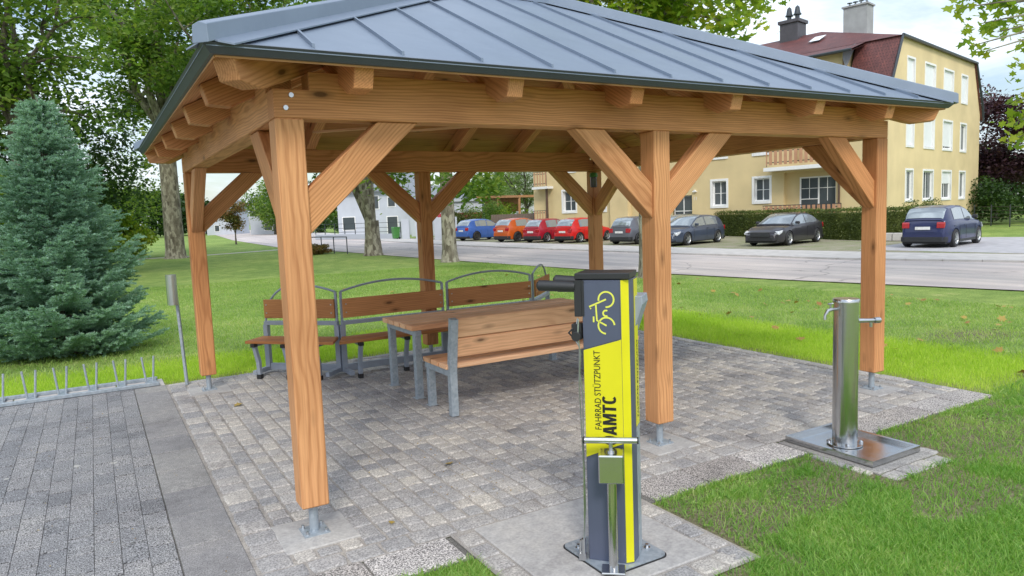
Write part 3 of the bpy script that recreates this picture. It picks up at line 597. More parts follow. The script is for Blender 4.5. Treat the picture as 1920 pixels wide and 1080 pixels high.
# ------------------------------------------------------------------ BICYCLE REPAIR STATION
st=thing('bicycle_repair_station',(1.25,-1.24,0),'yellow and grey bicycle repair column with bicycle pictogram, vertical lettering and black clamp arms','repair station')
eu=Vector((.643,-.766,0)); ev=Vector((.766,.643,0)); SO=Vector((1.12,-1.237,0))
SMX=Matrix(((eu.x,ev.x,0,SO.x),(eu.y,ev.y,0,SO.y),(0,0,1,0),(0,0,0,1)))   # local: x along front, y depth, z up
def sb(name,mb,mat,bev=0,par=None): return mb.build(name,mat,par or st,SMX,bev)
foot=[(0,0),(.196,0),(.236,.026),(.246,.10),(.246,.20),(.02,.20),(0,.17)]
body=sb('body',MB().prism(foot,.012,1.497),'station_grey',.003)
# coloured panels 2 mm proud of the body
sb('yellow_panel',MB().prism([(.0,.574),(.185,.653),(.185,1.192),(.0,1.137)],-.003,-.0005,lambda a,b2,c:(a+.002,c,b2)),'station_yellow')
sb('yellow_panel',MB().prism([(.1985,.02),(.2335,.02),(.2335,1.495),(.1985,1.495)],0,.0025,lambda a,b2,c:(.196+(a-.196)*1.0+c*.55+.0,-.0025+(a-.196)*.65+.001,b2)),'station_yellow')
sb('yellow_panel',MB().prism([(.186,.653),(.196,.658),(.196,1.196),(.186,1.193)],-.003,-.0005,lambda a,b2,c:(a+.001,c,b2)),'station_yellow')
sb('side_panel',MB().prism([(.10,.72),(.19,.72),(.19,1.49),(.10,1.49)],.2465,.2485,lambda a,b2,c:(c,a,b2)),'station_yellow')
sb('side_panel',MB().prism([(.10,.02),(.19,.02),(.19,.715),(.10,.715)],.2465,.2485,lambda a,b2,c:(c,a,b2)),'galvanised')
sb('blue_panel',MB().prism([(.003,1.143),(.192,1.198),(.192,1.495),(.003,1.478)],-.0032,-.0006,lambda a,b2,c:(a,c,b2)),'station_grey')
sb('cap',MB().box(-.036,.245,-.006,.205,1.500,1.532),'black_plastic',.004)
sb('clamp_housing',MB().box(-.040,-.001,-.006,.16,1.31,1.4965).box(-.001,.012,-.007,-.0035,1.312,1.4965),'black_plastic',.003)
def fm(x,z,y=-.0042): return (x,y,z)
def arc(cx_,cz_,r,a0,a1,n=18): return [(cx_+r*math.cos(R(a0+(a1-a0)*k/n)),cz_+r*math.sin(R(a0+(a1-a0)*k/n))) for k in range(n+1)]
def stroke(pts,w=.0085):
    vs=[];fs=[]
    for i,p in enumerate(pts):
        a=pts[max(0,i-1)]; b2=pts[min(len(pts)-1,i+1)]; dx_,dz_=b2[0]-a[0],b2[1]-a[1]; l=math.hypot(dx_,dz_) or 1; nx_,nz_=-dz_/l*w/2,dx_/l*w/2
        vs+=[fm(p[0]+nx_,p[1]+nz_),fm(p[0]-nx_,p[1]-nz_)]
    return vs,[(2*i,2*i+1,2*i+3,2*i+2) for i in range(len(pts)-1)]
lg=MB()
for s_ in (arc(.125,1.399,.039,190,-95),arc(.124,1.266,.0415,5,175+90),arc(.123,1.329,.0145,60,300),[(.047,1.351),(.038,1.362),(.125,1.400)],[(.072,1.375),(.076,1.292),(.125,1.266)],[(.059,1.312),(.059,1.283)]): lg.add(*stroke(s_))
sb('bicycle_pictogram',lg,'logo_yellow')
def text(name,body_,size,Mx,mat,par,bold=0,sx=1.):
    cu=bpy.data.curves.new('txt','FONT'); cu.body=body_; cu.size=size; cu.offset=bold; cu.extrude=.0003; cu.resolution_u=3; ob=bpy.data.objects.new('txt',cu); COL.objects.link(ob)
    bpy.context.view_layer.update(); me=bpy.data.meshes.new_from_object(ob.evaluated_get(bpy.context.evaluated_depsgraph_get())); bpy.data.objects.remove(ob); me.materials.clear(); me.materials.append(MAT[mat]); me.transform(Matrix.Diagonal((sx,1,1,1)))
    xs_=[v.co.x for v in me.vertices]; return put(name,me,par,Mx), max(xs_)
# text runs upwards: text x -> +z, text y -> -x(front), normal -> -y
def TX(x,z,y=-.0045): return SMX@Matrix.Translation((x,y,z))@Matrix(((0,-1,0,0),(0,0,-1,0),(1,0,0,0),(0,0,0,1)))
o,w=text('lettering','FAHRRAD STÜTZPUNKT',.048,TX(.086,.722),'print_black',st,0,1.)
o.data.transform(Matrix.Diagonal((.415/w,1,1,1)))
GL={'A':([[(0,0),(.17,0),(.215,.2),(.25,.36),(.28,.78),(.28,1),(.17,1)],[(.56,0),(.39,0),(.345,.2),(.31,.36),(.28,.78),(.28,1),(.39,1)],[(.215,.2),(.345,.2),(.31,.36),(.25,.36)]],.56),
 'M':([[(0,0),(.16,0),(.16,1),(0,1)],[(.16,.60),(.27,0),(.33,0),(.33,.42),(.20,1),(.16,1)],[(.50,.60),(.39,0),(.33,0),(.33,.42),(.46,1),(.50,1)],[(.50,0),(.66,0),(.66,1),(.50,1)]],.66),
 'T':([[(0,.82),(.5,.82),(.5,1),(0,1)],[(.165,0),(.335,0),(.335,.8199),(.165,.8199)]],.5)}
def ringg(a0,a1,n=16): 
    e=lambda a,rx,ry:(.27+rx*math.copysign(abs(math.cos(R(a)))**.8,math.cos(R(a))),.5+ry*math.copysign(abs(math.sin(R(a)))**.8,math.sin(R(a))))
    q=[]
    for k in range(n):
        b0,b1=a0+(a1-a0)*k/n,a0+(a1-a0)*(k+1)/n; q.append([e(b0,.27,.51),e(b1,.27,.51),e(b1,.10,.33),e(b0,.10,.33)])
    return q
GL['O']=(ringg(0,360)+[[(.10,1.07),(.23,1.07),(.23,1.22),(.10,1.22)],[(.31,1.07),(.44,1.07),(.44,1.22),(.31,1.22)]],.54); GL['C']=(ringg(48,312),.54)
gx_=0; lt=MB(); GM=TX(.164,.648)
for ch in 'OAMTC':
    ps,wd_=GL[ch]
    for p_ in ps: lt.add([GM@Vector(((gx_+x_)*.087,y_*.071,.0006)) for x_,y_ in p_],[tuple(range(len(p_)))])
    gx_+=wd_+.05
lt.build('lettering','print_black',st,world=True)
SD=SMX@Matrix.Translation((.2495,.16,.76))@Matrix(((0,0,1,0),(0,-1,0,0),(1,0,0,0),(0,0,0,1)))
o,w=text('lettering','FAHRRAD STÜTZPUNKT',.040,SD,'print_black',st); o.data.transform(Matrix.Diagonal((.415/w,1,1,1)))
sb('tool_shelf',MB().prism([(.20,1.18),(.215,1.18),(.275,1.36),(.27,1.40),(.20,1.40)],.12,.30,lambda a,b2,c:(a+.012,c,b2)),'grey_paint',.003)
# arms point away from the column to its left
for (y_,z_,l_) in ((.01,1.463,.20),(.115,1.480,.14)):
    sb('clamp_arm',MB().tube([(-.035,y_,z_),(-.06,y_,z_),(-.20*l_/.2+.012-.04,y_,z_+.006),(-.2*l_/.2-.04,y_,z_+.006)],[.024,.027,.029,.016],16),'black_plastic')
sb('clamp_bridge',MB().box(-.13,-.035,.0,.12,1.436,1.476),'black_plastic',.004)
cbm=MB(); cbm.tube([(-.018,-.012,1.30),(-.022,-.02,1.22),(-.012,-.02,1.12),(-.02,-.015,1.02),(-.006,-.012,.9),(-.012,-.01,.6),(-.01,-.01,.3),(-.022,-.012,.12)],.0042,6); cbm.tube([(-.03,.02,1.30),(-.05,.01,1.20),(-.02,0,1.15),(-.028,0,.95),(-.016,0,.5),(-.02,0,.15)],.0035,6)
sb('cable',cbm,'steel')
sb('cable_reel',MB().box(-.06,-.008,.0,.07,1.19,1.27).tube([(-.03,-.005,1.21),(-.03,-.03,1.21)],.025,12).tube([(-.05,0,1.25),(-.075,0,1.225),(-.05,0,1.20)],.006,6),'black_plastic',.002)
sb('valve_connector',MB().tube([(-.024,-.012,.02),(-.024,-.012,.13)],.012,8).tube([(-.045,-.01,.03),(-.04,-.01,.12)],.007,8).box(-.05,-.01,-.02,.0,.012,.05),'steel')
bp=[]
for (cx_,cy_,a0) in ((1.455,-1.385,-90),(1.455,-1.06,0),(1.14,-1.06,90),(1.14,-1.385,180)):
    for k in range(6): bp.append((cx_+.045*math.cos(R(a0+k*18)),cy_+.045*math.sin(R(a0+k*18))))
MB().prism(bp,.0035,.014).build('base_plate','galvanised',st,world=True)
MB().prism([((x_-1.298)*1.03+1.298,(y_+1.222)*1.03-1.222) for x_,y_ in bp],.0032,.009).build('gasket','rubber',st,world=True)
for (x_,y_) in ((1.455,-1.31),(1.15,-1.10),(1.44,-1.08)): MB().lathe([(.018,.014),(.018,.018),(.010,.018),(.010,.034),(0,.034)],(x_,y_,0),10).build('bolt','steel',st,world=True)
# floor pump in front
pm=thing('floor_pump',(1.135,-1.45,0),'stainless stand pump with boxy head and T handle before the yellow column','pump')
PC=Vector((1.148,-1.408,0))
def pb(name,mb,mat,bev=0): return mb.build(name,mat,pm,Matrix.Translation(PC)@Matrix.Rotation(math.atan2(-.63,.77),4,'Z'),bev)
pb('tube',MB().tube([(0,0,.0),(0,0,.515)],.024,20),'stainless'); pb('foot_plate',MB().box(-.06,.06,-.05,.05,.0145,.026),'stainless',.003)
pb('pump_head',MB().box(-.062,.062,-.062,.062,.495,.640),'stainless',.006)
pb('piston_rod',MB().tube([(0,0,.640),(0,0,.695)],.010,12).tube([(0,0,.640),(0,0,.648)],.018,10),'steel')
h=pb('handle',MB().tube([(-.130,0,.700),(.130,0,.700)],.0165,16),'steel')
for s_ in (-1,1): MB().tube([(s_*.130,0,.700),(s_*.138,0,.700)],.0175,16).build('grip_cap','rubber',h,WM[h.name])
# ------------------------------------------------------------------ DRINKING FOUNTAIN
fo=thing('drinking_fountain',(3.75,-.92,0),'brushed stainless steel cylindrical drinking fountain standing in a rectangular drip tray','fountain')
MB().tube([(3.765,-.90,.03),(3.765,-.90,1.10)],.088,40).build('column','stainless',fo,world=True)
MB().lathe([(0,1.128),(.089,1.128),(.093,1.122),(.093,1.101),(.089,1.099)],(3.765,-.90,0),40).build('lid','stainless',fo,world=True)
MB().lathe([(.125,.024),(.125,.032),(.088,.034)],(3.765,-.90,0),32).build('flange','stainless',fo,world=True)
for k in range(4):
    a=R(45+90*k); MB().lathe([(.016,.032),(.016,.044),(.010,.048),(0,.056)],(3.765+.112*math.cos(a),-.90+.112*math.sin(a),0),10).build('bolt','steel',fo,world=True)
tr=MB(); X0,X1,Y0,Y1=3.52,4.09,-1.285,-.56
tr.box(X0+.028,X1-.028,Y0+.028,Y1-.028,.012,.020)
for b4 in ((X0,X1,Y0,Y0+.028),(X0,X1,Y1-.028,Y1),(X0,X0+.028,Y0+.028,Y1-.028),(X1-.028,X1,Y0+.028,Y1-.028)): tr.box(*b4,.004,.045)
tr.build('drip_tray','stainless',fo,world=True)
def L3(x,y,z): return (x,y,z)
MB().tube([(3.845,-.93,.955),(3.89,-.945,.953),(3.95,-.965,.95),(4.0,-.98,.948)],[.018,.017,.015,.015],14).tube([(3.99,-.977,.948),(4.035,-.99,.947)],.023,14).tube([(3.965,-.968,.945),(3.965,-.968,.90)],.011,10).build('spout_arm','steel',fo,world=True)
MB().tube([(3.685,-.88,1.055),(3.64,-.872,1.057),(3.60,-.866,1.05),(3.575,-.862,1.02),(3.573,-.862,.985)],[.010,.012,.013,.010,.011],10).tube([(3.625,-.87,1.06),(3.625,-.87,1.095)],.007,8).tube([(3.60,-.868,1.098),(3.645,-.874,1.10)],.007,8).build('tap','steel',fo,world=True)
fp=thing('fountain_plinth',(3.75,-.95,0),'rough granite setts bedded round the drip tray of the steel fountain','plinth')
MB().box(3.47,4.12,-1.36,-.535,-.08,-.004,c=.006).build('concrete_bed','slab_grey',fp,world=True)
setts(3.46,-1.43,.17,0,4,.12,.16,fp,-.006); setts(4.17,-1.36,0,.165,3,.10,.15,fp,-.008); setts(3.435,-1.33,0,.16,3,.07,.15,fp,-.008)
# ------------------------------------------------------------------ TABLE AND BENCH
tb=thing('picnic_table',(2.85,2.87,0),'long slatted larch picnic table on galvanised square legs under the pavilion','table')
for k in range(5):
    y0=2.44+.172*k; beam('slat','table_wood',(1.68,y0+.082,.735),(4.06,y0+.082,.735),.142,.05,tb,.006)
for x_ in (1.76,3.87):
    for y_ in (2.52,3.22):
        MB().box(-.035,.035,-.035,.035,0.004,.70).box(-.055,.055,-.055,.055,.001,.009).build('leg','galvanised',tb,Matrix.Translation((x_,y_,0)),.003)
    beam('cross_rail','galvanised',(x_,2.47,.680),(x_,3.27,.680),.068,.058,tb,.003)
bn=thing('backrest_bench',(2.85,1.95,0),'slatted larch bench with a two board backrest and galvanised frame, turned towards the table','bench')
for k in range(3): beam('seat_slat','table_wood',(1.70,1.795+.185*k,.462),(4.00,1.795+.185*k,.462),.163,.048,bn,.006)
for (z0_,z1_) in ((.545,.725),(.733,.915)):
    yb=lambda z:1.735-(z-.5)*.20
    M,l=frame((1.735,yb((z0_+z1_)/2),(z0_+z1_)/2),(3.97,yb((z0_+z1_)/2),(z0_+z1_)/2),(0,-.2,1)); MB().box(0,l,-.02,.02,-(z1_-z0_)/2,(z1_-z0_)/2).build('back_board','table_wood',bn,M,.006)
for x_ in (1.755,3.86):
    MB().box(-.035,.035,-.03,.03,.003,.435).box(-.05,.05,-.045,.045,.001,.008).build('leg','galvanised',bn,Matrix.Translation((x_,2.19,0)),.003)
    MB().prism([(1.665,.003),(1.735,.003),(1.735,.44),(1.655,.925),(1.59,.912),(1.665,.42)],x_-.035,x_+.035,lambda a,b2,c:(c,a,b2)).build('back_post','galvanised',bn,world=True,bev=.003)
    MB().box(x_-.03,x_+.03,1.737,2.26,.372,.436).build('seat_rail','galvanised',bn,world=True,bev=.003)
# ------------------------------------------------------------------ ANGLED BENCH GROUP
def arch_bench(A,B,label,oe=None,eL=0,eR=0):
    A=Vector((A[0],A[1],0)); B=Vector((B[0],B[1],0)); l=(B-A).length; rz=math.atan2((B-A).y,(B-A).x)
    t_=thing('arch_back_bench',A,label,'bench','benches set in an angled row with arched tubular backs',rz)
    # local x along, -y towards the sitter's front, z up
    def lb(name,mb,mat,bev=.002): return mb.build(name,mat,t_,None,bev,local=True)
    sx0=lambda d:.01-eL*d; sx1=lambda d:l-.01+eR*d   # mitred towards the neighbouring bench
    for d0,d1 in ((.025,.20),(.205,.385)): lb('seat_board',MB().prism([(sx0(d1),-d1),(sx1(d1),-d1),(sx1(d0),-d0),(sx0(d0),-d0)],.435,.468),'bench_wood',.004)
    g=.033; lb('back_board',MB().box(.04,l-.04,-.012,.014,.685,.915),'bench_wood',.004)
    for x_ in (g,l-g):
        f=lb('upright',MB().box(x_-.03,x_+.03,-.0,.06,.03,.60),'grey_paint')
        if not ((oe=='L' and x_<l/2) or (oe=='R' and x_>l/2)): lb('back_post',MB().box(x_-.014,x_+.014,.016,.044,.60,1.0),'grey_paint')
        for z_ in (.75,.85): MB().tube([(x_+.045*(1 if x_<l/2 else -1),-.012,z_),(x_+.045*(1 if x_<l/2 else -1),-.017,z_)],.009,8,smooth=False).build('screw','steel',t_,None,local=True)
        lb('foot_bar',MB().box(x_-.025,x_+.025,-.27,.10,.035,.085),'grey_paint')
    for x_ in (.12,l/2,l-.12):
        lg_=lb('leg',MB().prism([(-.345,.43),(-.395,.43),(-.325,.20),(-.315,.05),(-.27,.05),(-.275,.21)],x_-.022,x_+.022,lambda a,b2,c:(c,a,b2)),'grey_paint')
        MB().box(x_-.026,x_+.026,-.405,-.335,.395,.434).build('end_cap','rubber',lg_,None,local=True); MB().box(x_-.026,x_+.026,-.322,-.262,.0,.05).build('rubber_foot','rubber',lg_,None,local=True)
        lb('seat_bearer',MB().box(x_-.02,x_+.02,-.36,.0,.395,.433),'grey_paint')
    lb('arm_rail',MB().box(.02,l-.02,-.004,.064,.60,.645),'grey_paint'); lb('base_rail',MB().box(g+.031,l-g-.031,.01,.05,.04,.12),'grey_paint')
    n=18; r_=[]
    for k in range(n+1):
        s=k/n; q=s if oe=='L' else 1-s
        if oe: s=(1-math.cos(s*math.pi/2)) if oe=='L' else math.sin(s*math.pi/2); q=s if oe=='L' else 1-s; z_=.64+.45*math.sqrt(max(0,1-(1-min(q,.45)/.45)**2)) if q<.45 else 1.09-.09*((q-.45)/.55)**2
        else: z_=1.0+.095*(1-(2*s-1)**2)
        r_.append((g+(l-2*g)*s,.03,z_))
    lb('arch_tube',MB().tube(r_,.0135,8),'grey_paint',0)
    return t_
arch_bench((.72,4.90),(1.445,4.155),'leftmost arch backed bench, partly behind the front left post','L',0,.38)
arch_bench((1.46,4.13),(2.848,4.12),'middle arch backed bench of the angled row, behind the near table end',None,.38,0)
arch_bench((2.853,4.12),(4.18,4.12),'arch backed bench behind the far half of the picnic table',None,0,.38)
arch_bench((4.21,4.14),(4.95,4.88),'rightmost arch backed bench, turned away beside the black clamp arms','R',.38,0)
# ------------------------------------------------------------------ RACK, DISPENSER
rk=thing('bicycle_rack',(-2.2,5.2,0),'low galvanised floor rack of paired wheel prongs at the edge of the lawn','bicycle rack')
beam('rail','galvanised',(-6.2,5.045,.022),(-.46,5.045,.022),.045,.04,rk,.004); beam('rail','galvanised',(-6.2,5.385,.022),(-.46,5.385,.022),.045,.04,rk,.004)
beam('end_rail','galvanised',(-.50,5.068,.022),(-.50,5.362,.022),.04,.038,rk,.003)
for k in range(14):
    c=-.555-.292*k
    for s_ in (-1,1): 
        if k%1==0: MB().tube([(c+s_*.032,5.16,.0),(c+s_*.05,5.165,.18),(c+s_*.064,5.17,.335)],.0115,8).build('prong','galvanised',rk,world=True)
    beam('cross_bar','galvanised',(c,5.068,.022),(c,5.362,.022),.09,.018,rk,.002)
ds=thing('waste_bag_dispenser',(-.19,4.86,0),'curved silver bag dispenser on a thin leaning grey post beside the spruce','dispenser')
beam('post','galvanised',(-.185,4.85,.0),(-.225,4.87,1.285),.036,.03,ds,.003)
pts=arc(0,0,.058,20,340,18)
MB().prism([(a,b_) for a,b_ in pts]+[(a*.9,b_*.9) for a,b_ in pts[::-1]],0,.345,lambda a,b2,c:(-.262+a,4.80+b2,.955+c)).build('shell','steel',ds,world=True)
MB().lathe([(0,.96),(.050,.96),(.050,1.285),(0,1.285)],(-.262,4.80,0),20).build('drum','stainless',ds,world=True)
# ------------------------------------------------------------------ GRASS
def blades(P,h,w,mat,name,lean=.35,jit=.4):
    n=len(P); a=rng.uniform(0,2*np.pi,n); hh=h*(1+jit*rng.uniform(-1,1,n)); ww=w*(1+.3*rng.uniform(-1,1,n)); la=rng.uniform(0,2*np.pi,n); lm=hh*lean*rng.uniform(.2,1.6,n)
    dx_=np.cos(a)*ww/2; dy_=np.sin(a)*ww/2; lx=np.cos(la)*lm; ly=np.sin(la)*lm; z0=P[:,2]
    v=np.zeros((n,5,3)); v[:,0]=np.stack([P[:,0]-dx_,P[:,1]-dy_,z0],1); v[:,1]=np.stack([P[:,0]+dx_,P[:,1]+dy_,z0],1)
    v[:,2]=np.stack([P[:,0]+dx_*.8+lx*.35,P[:,1]+dy_*.8+ly*.35,z0+hh*.6],1); v[:,3]=np.stack([P[:,0]-dx_*.8+lx*.35,P[:,1]-dy_*.8+ly*.35,z0+hh*.6],1); v[:,4]=np.stack([P[:,0]+lx,P[:,1]+ly,z0+hh],1)
    T=np.array([(0,1,2),(0,2,3),(3,2,4)]); Fa=(T[None]+np.arange(n)[:,None,None]*5).reshape(-1,3)
    return tag(put(name,np_mesh(name,v.reshape(-1,3),Fa,mat)))
def paved(x,y):
    p=(x>-.42)&(x<6.13)&(y>-.83)&(y<5.08); p|=(x>.64)&(x<1.93)&(y<-.7)&(y>-1.71); p|=(x<-.38)&(y<5.45); p|=(x>3.42)&(x<4.24)&(y>-1.47)&(y<-.5); return p
def scatter(x0,x1,y0,y1,den,cond):
    n=int((x1-x0)*(y1-y0)*den); x=rng.uniform(x0,x1,n); y=rng.uniform(y0,y1,n)
    d0,d1,d2=x-CAM.x,y-CAM.y,gz(x,y)-CAM.z; z=d0*fw.x+d1*fw.y+d2*fw.z; sx_=(d0*rt.x+d1*rt.y+d2*rt.z)/z; sy_=(d0*up.x+d1*up.y+d2*up.z)/z
    k=(z>.3)&(np.abs(sx_)<.80)&(np.abs(sy_)<.50)&~paved(x,y)&cond(x,y); x,y=x[k],y[k]; return np.stack([x,y,gz(x,y)-.003],1)
def dens(x,y,seed=3): return rng.uniform(0,1,len(x))<np.clip(1.25-1.15*bare_w(x,y),0.10,1)*(.45+.9*fbm(x,y,2.6,seed))
tag(blades(scatter(.0,7.5,-3.6,-.7,12000,lambda x,y:dens(x,y)),.040,.0048,'grass_near','near_grass',.9),'patchy short green grass with bare soil in the right foreground','grass',kind='stuff')
tag(blades(scatter(.3,4.,-2.6,-.8,160,lambda x,y:dens(x,y)&(fbm(x,y,3.,4)>.5)),.07,.006,'grass_near','grass_tufts',.9),'taller loose grass tufts around the concrete pad','grass',kind='stuff')
tag(blades(scatter(-4,10.5,-1.6,8.2,3600,lambda x,y:(fresh_w(x,y)>rng.uniform(.05,.95,len(x)))&(rng.uniform(0,1,len(x))>bare_w(x,y)*.9)),.05,.0055,'grass_fresh','fresh_grass',.4),'bright yellow green strip of newly sown grass round the paving','grass',kind='stuff')
tag(blades(scatter(-6,13.4,-3,22,520,lambda x,y:(fresh_w(x,y)<rng.uniform(.1,1,len(x)))&(y>-.9)&(x<13.0)),.045,.011,'grass_old','lawn_grass',.8),'duller mown lawn between the fresh grass strip and the road','grass',kind='stuff')
fl=[]
P=np.concatenate([scatter(3,13,5,16,.7,lambda x,y:x>0),scatter(6.5,13,-1,5,1.6,lambda x,y:x>0)]); P[:,2]+=.05
V,Fa=leaves(P,.10,LOBE,1.5); tag(put('leaf_litter',np_mesh('leaf_litter',V,Fa,'fallen_leaf')),'dry fallen leaves scattered on the lawn','leaves',kind='stuff')
for (x_,y_,s_,lb_) in ((.14,3.43,.07,'curled yellow leaf lying on the cobbles behind the front left post'),(3.3,2.0,.08,'brown leaf lying under the backrest bench'),(.42,-.18,.05,'small brown leaf near the front left post foot'),(1.15,.55,.07,'dry brown leaf on the cobbles in front of the bench')):
    P=np.array([(0,0,.0)]); V,Fa=leaves(P,s_,LOBE,3); o=put('fallen_leaf',np_mesh('fallen_leaf',V,Fa,'fallen_leaf'),None,Matrix.Translation((x_,y_,.012))); tag(o,lb_,'leaf','fallen leaves on the paving')
tag(put('clover',np_mesh('clover',*leaves(scatter(1.9,7.,-3.6,-.8,900,lambda x,y:(fbm(x,y,2.2,21)>.52))+np.array([0,0,.022]),.022,QUAD,1.5),'grass_near')),'low clover and weeds in the foreground grass','weeds',kind='stuff')
P=np.stack([rng.uniform(.6,1.5,90),rng.uniform(-.2,1.2,90),np.full(90,.006)],1); P=np.concatenate([P,np.stack([rng.uniform(-2.,-.4,60),rng.uniform(-.3,4.5,60),np.full(60,.005)],1)])
V,Fa=leaves(P,.014,QUAD,3); tag(put('leaf_crumbs',np_mesh('leaf_crumbs',V,Fa,'fallen_leaf')),'tiny brown leaf crumbs strewn over the paving','leaves',kind='stuff')
def unpx(x,y,d):
    D=fw+rt*((x-960)/F)-up*((y-540)/F); return CAM+D*d
# ------------------------------------------------------------------ YELLOW APARTMENT BUILDING
A2=Vector((.9767,.2147,0)); B2=Vector((-.2147,.9767,0)); C1=Vector((35.62,18.6,0))
BM=Matrix(((A2.x,B2.x,0,C1.x),(A2.y,B2.y,0,C1.y),(0,0,1,0),(0,0,0,1)))   # local x = a (gable), y = b (along front), z up
bd=thing('apartment_building',C1,'large yellow apartment building with a dark red mansard roof and white framed windows','building')
def bb(name,mb,mat,par=None,bev=0): return mb.build(name,mat,par or bd,BM,bev)
GW=16.5; BL=26.7; ZB=-.1; ZE=7.25; ZT=10.5
holes_g=[]; 
def wall_with_holes(mb,u0,u1,z0,z1,holes,fn):
    us=sorted({u0,u1,*[h[0] for h in holes],*[h[1] for h in holes]}); zs=sorted({z0,z1,*[h[2] for h in holes],*[h[3] for h in holes]})
    us=[u for u in us if u0<=u<=u1]; zs=[z for z in zs if z0<=z<=z1]
    for i in range(len(us)-1):
        for j in range(len(zs)-1):
            a,b_=us[i],us[i+1]; c,d=zs[j],zs[j+1]; m1,m2=(a+b_)/2,(c+d)/2
            if any(h[0]<m1<h[1] and h[2]<m2<h[3] for h in holes): continue
            mb.add([fn(a,c),fn(b_,c),fn(b_,d),fn(a,d)],[(0,1,2,3)])
gw=[(2.66,3.75),(5.5,7.2),(8.85,10.6),(12.3,13.5)]; rows=[(1.75,3.4),(4.78,6.45),(7.85,9.5)]
gh=[(a,b_,c,d) for a,b_ in gw for c,d in rows]
wg=MB(); wall_with_holes(wg,0,GW,ZB,ZE,[h for h in gh if h[3]<ZE],lambda u,z:(u,0,z)); 
wall_with_holes(wg,1.6,14.9,ZE,ZT,[h for h in gh if h[2]>ZE],lambda u,z:(u,0,z))
wg.add([(0,0,ZE),(1.6,0,ZE),(1.6,0,ZT-.02)],[(0,1,2)]); wg.add([(14.9,0,ZE),(GW,0,ZE),(14.9,0,ZT-.02)],[(0,1,2)])
bb('gable_wall',wg,'plaster_yellow')
fh=[(9.5,10.5,1.85,3.38),(6.63,7.62,2.02,3.38),(22.2,23.5,1.85,3.38),(12.0,13.5,-.05,2.6),(19.3,20.3,1.85,3.38),(14.6,15.6,1.85,3.38),(2.7,5.75,.9,3.6),
    (9.5,10.5,4.9,6.4),(6.63,7.62,4.9,6.4),(22.2,23.5,4.9,6.4),(2.9,5.0,4.2,6.3),(19.3,20.3,4.9,6.4)]
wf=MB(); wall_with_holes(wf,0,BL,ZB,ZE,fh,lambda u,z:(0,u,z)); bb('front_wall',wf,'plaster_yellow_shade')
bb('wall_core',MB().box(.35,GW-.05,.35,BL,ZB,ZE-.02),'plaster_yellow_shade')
# gable windows
def gwin(u0,u1,z0,z1,shut,par=bd):
    f=MB(); t=.13
    f.box(u0-.11,u0,-.025,.02,z0-.11,z1+.11).box(u1,u1+.11,-.025,.02,z0-.11,z1+.11).box(u0,u1,-.025,.02,z1,z1+.11).box(u0-.0,u1+.0,-.05,.02,z0-.11,z0)
    f.box(u0,u0+.07,.12,.19,z0,z1).box(u1-.07,u1,.12,.19,z0,z1).box(u0+.07,u1-.07,.12,.19,z1-.07,z1).box(u0+.07,u1-.07,.12,.19,z0,z0+.09)
    f.box((u0+u1)/2-.03,(u0+u1)/2+.03,.125,.185,z0+.09,z1-.07)
    w=bb('window',f,'white_trim')
    rv=MB(); rv.add([(u0,0,z0),(u0,.25,z0),(u0,.25,z1),(u0,0,z1)],[(0,1,2,3)]).add([(u1,0,z0),(u1,.25,z0),(u1,.25,z1),(u1,0,z1)],[(0,1,2,3)]).add([(u0,0,z1),(u1,0,z1),(u1,.25,z1),(u0,.25,z1)],[(0,1,2,3)]).add([(u0,0,z0),(u1,0,z0),(u1,.25,z0),(u0,.25,z0)],[(0,1,2,3)])
    bb('reveal',rv,'white_trim',w)
    bb('pane',MB().box(u0+.02,u1-.02,.15,.16,z0+.02,z1-.02),'window_glass',w)
    if shut>0: bb('shutter',MB().box(u0+.01,u1-.01,.085,.10,z1-(z1-z0-.04)*shut,z1),'shutter_white',w)
sh={(0,0):0,(1,0):0,(2,0):.45,(3,0):0,(0,1):1,(1,1):1,(2,1):.92,(3,1):0,(0,2):1,(1,2):1,(2,2):1,(3,2):1}
for i,(a,b_) in enumerate(gw):
    for j,(c,d) in enumerate(rows): gwin(a,b_,c,d,sh[(i,j)])
def fwin(u0,u1,z0,z1,deep=.28,dark='curtain',sill=True,mull=1,cross=True,name='window'):
    f=MB(); x=lambda a,b_:(a,b_)
    f.box(-.03,.02,u0-.14,u0,z0-.16,z1+.14).box(-.03,.02,u1,u1+.14,z0-.16,z1+.14).box(-.03,.02,u0,u1,z1,z1+.14).box(-.06,.02,u0,u1,z0-.16,z0)
    f.box(deep-.1,deep-.02,u0,u0+.07,z0,z1).box(deep-.1,deep-.02,u1-.07,u1,z0,z1).box(deep-.1,deep-.02,u0+.07,u1-.07,z1-.07,z1).box(deep-.1,deep-.02,u0+.07,u1-.07,z0,z0+.07)
    for k in range(mull):
        m_=u0+(u1-u0)*(k+1)/(mull+1); f.box(deep-.095,deep-.03,m_-.03,m_+.03,z0+.07,z1-.07)
    if cross: f.box(deep-.09,deep-.035,u0+.07,u1-.07,(z0+z1)/2-.015,(z0+z1)/2+.015)
    w=bb(name,f,'white_trim'); rv=MB()
    for q_ in ([(0,u0,z0),(deep,u0,z0),(deep,u0,z1),(0,u0,z1)],[(0,u1,z0),(deep,u1,z0),(deep,u1,z1),(0,u1,z1)],[(0,u0,z1),(0,u1,z1),(deep,u1,z1),(deep,u0,z1)],[(0,u0,z0),(0,u1,z0),(deep,u1,z0),(deep,u0,z0)]): rv.add(q_,[(0,1,2,3)])
    bb('reveal',rv,'white_trim',w); bb('pane',MB().box(deep-.07,deep-.06,u0+.02,u1-.02,z0+.02,z1-.02),'window_glass',w)
for h in fh:
    if h[0] in (2.7,2.9,12.0): continue
    fwin(*h,mull=1)
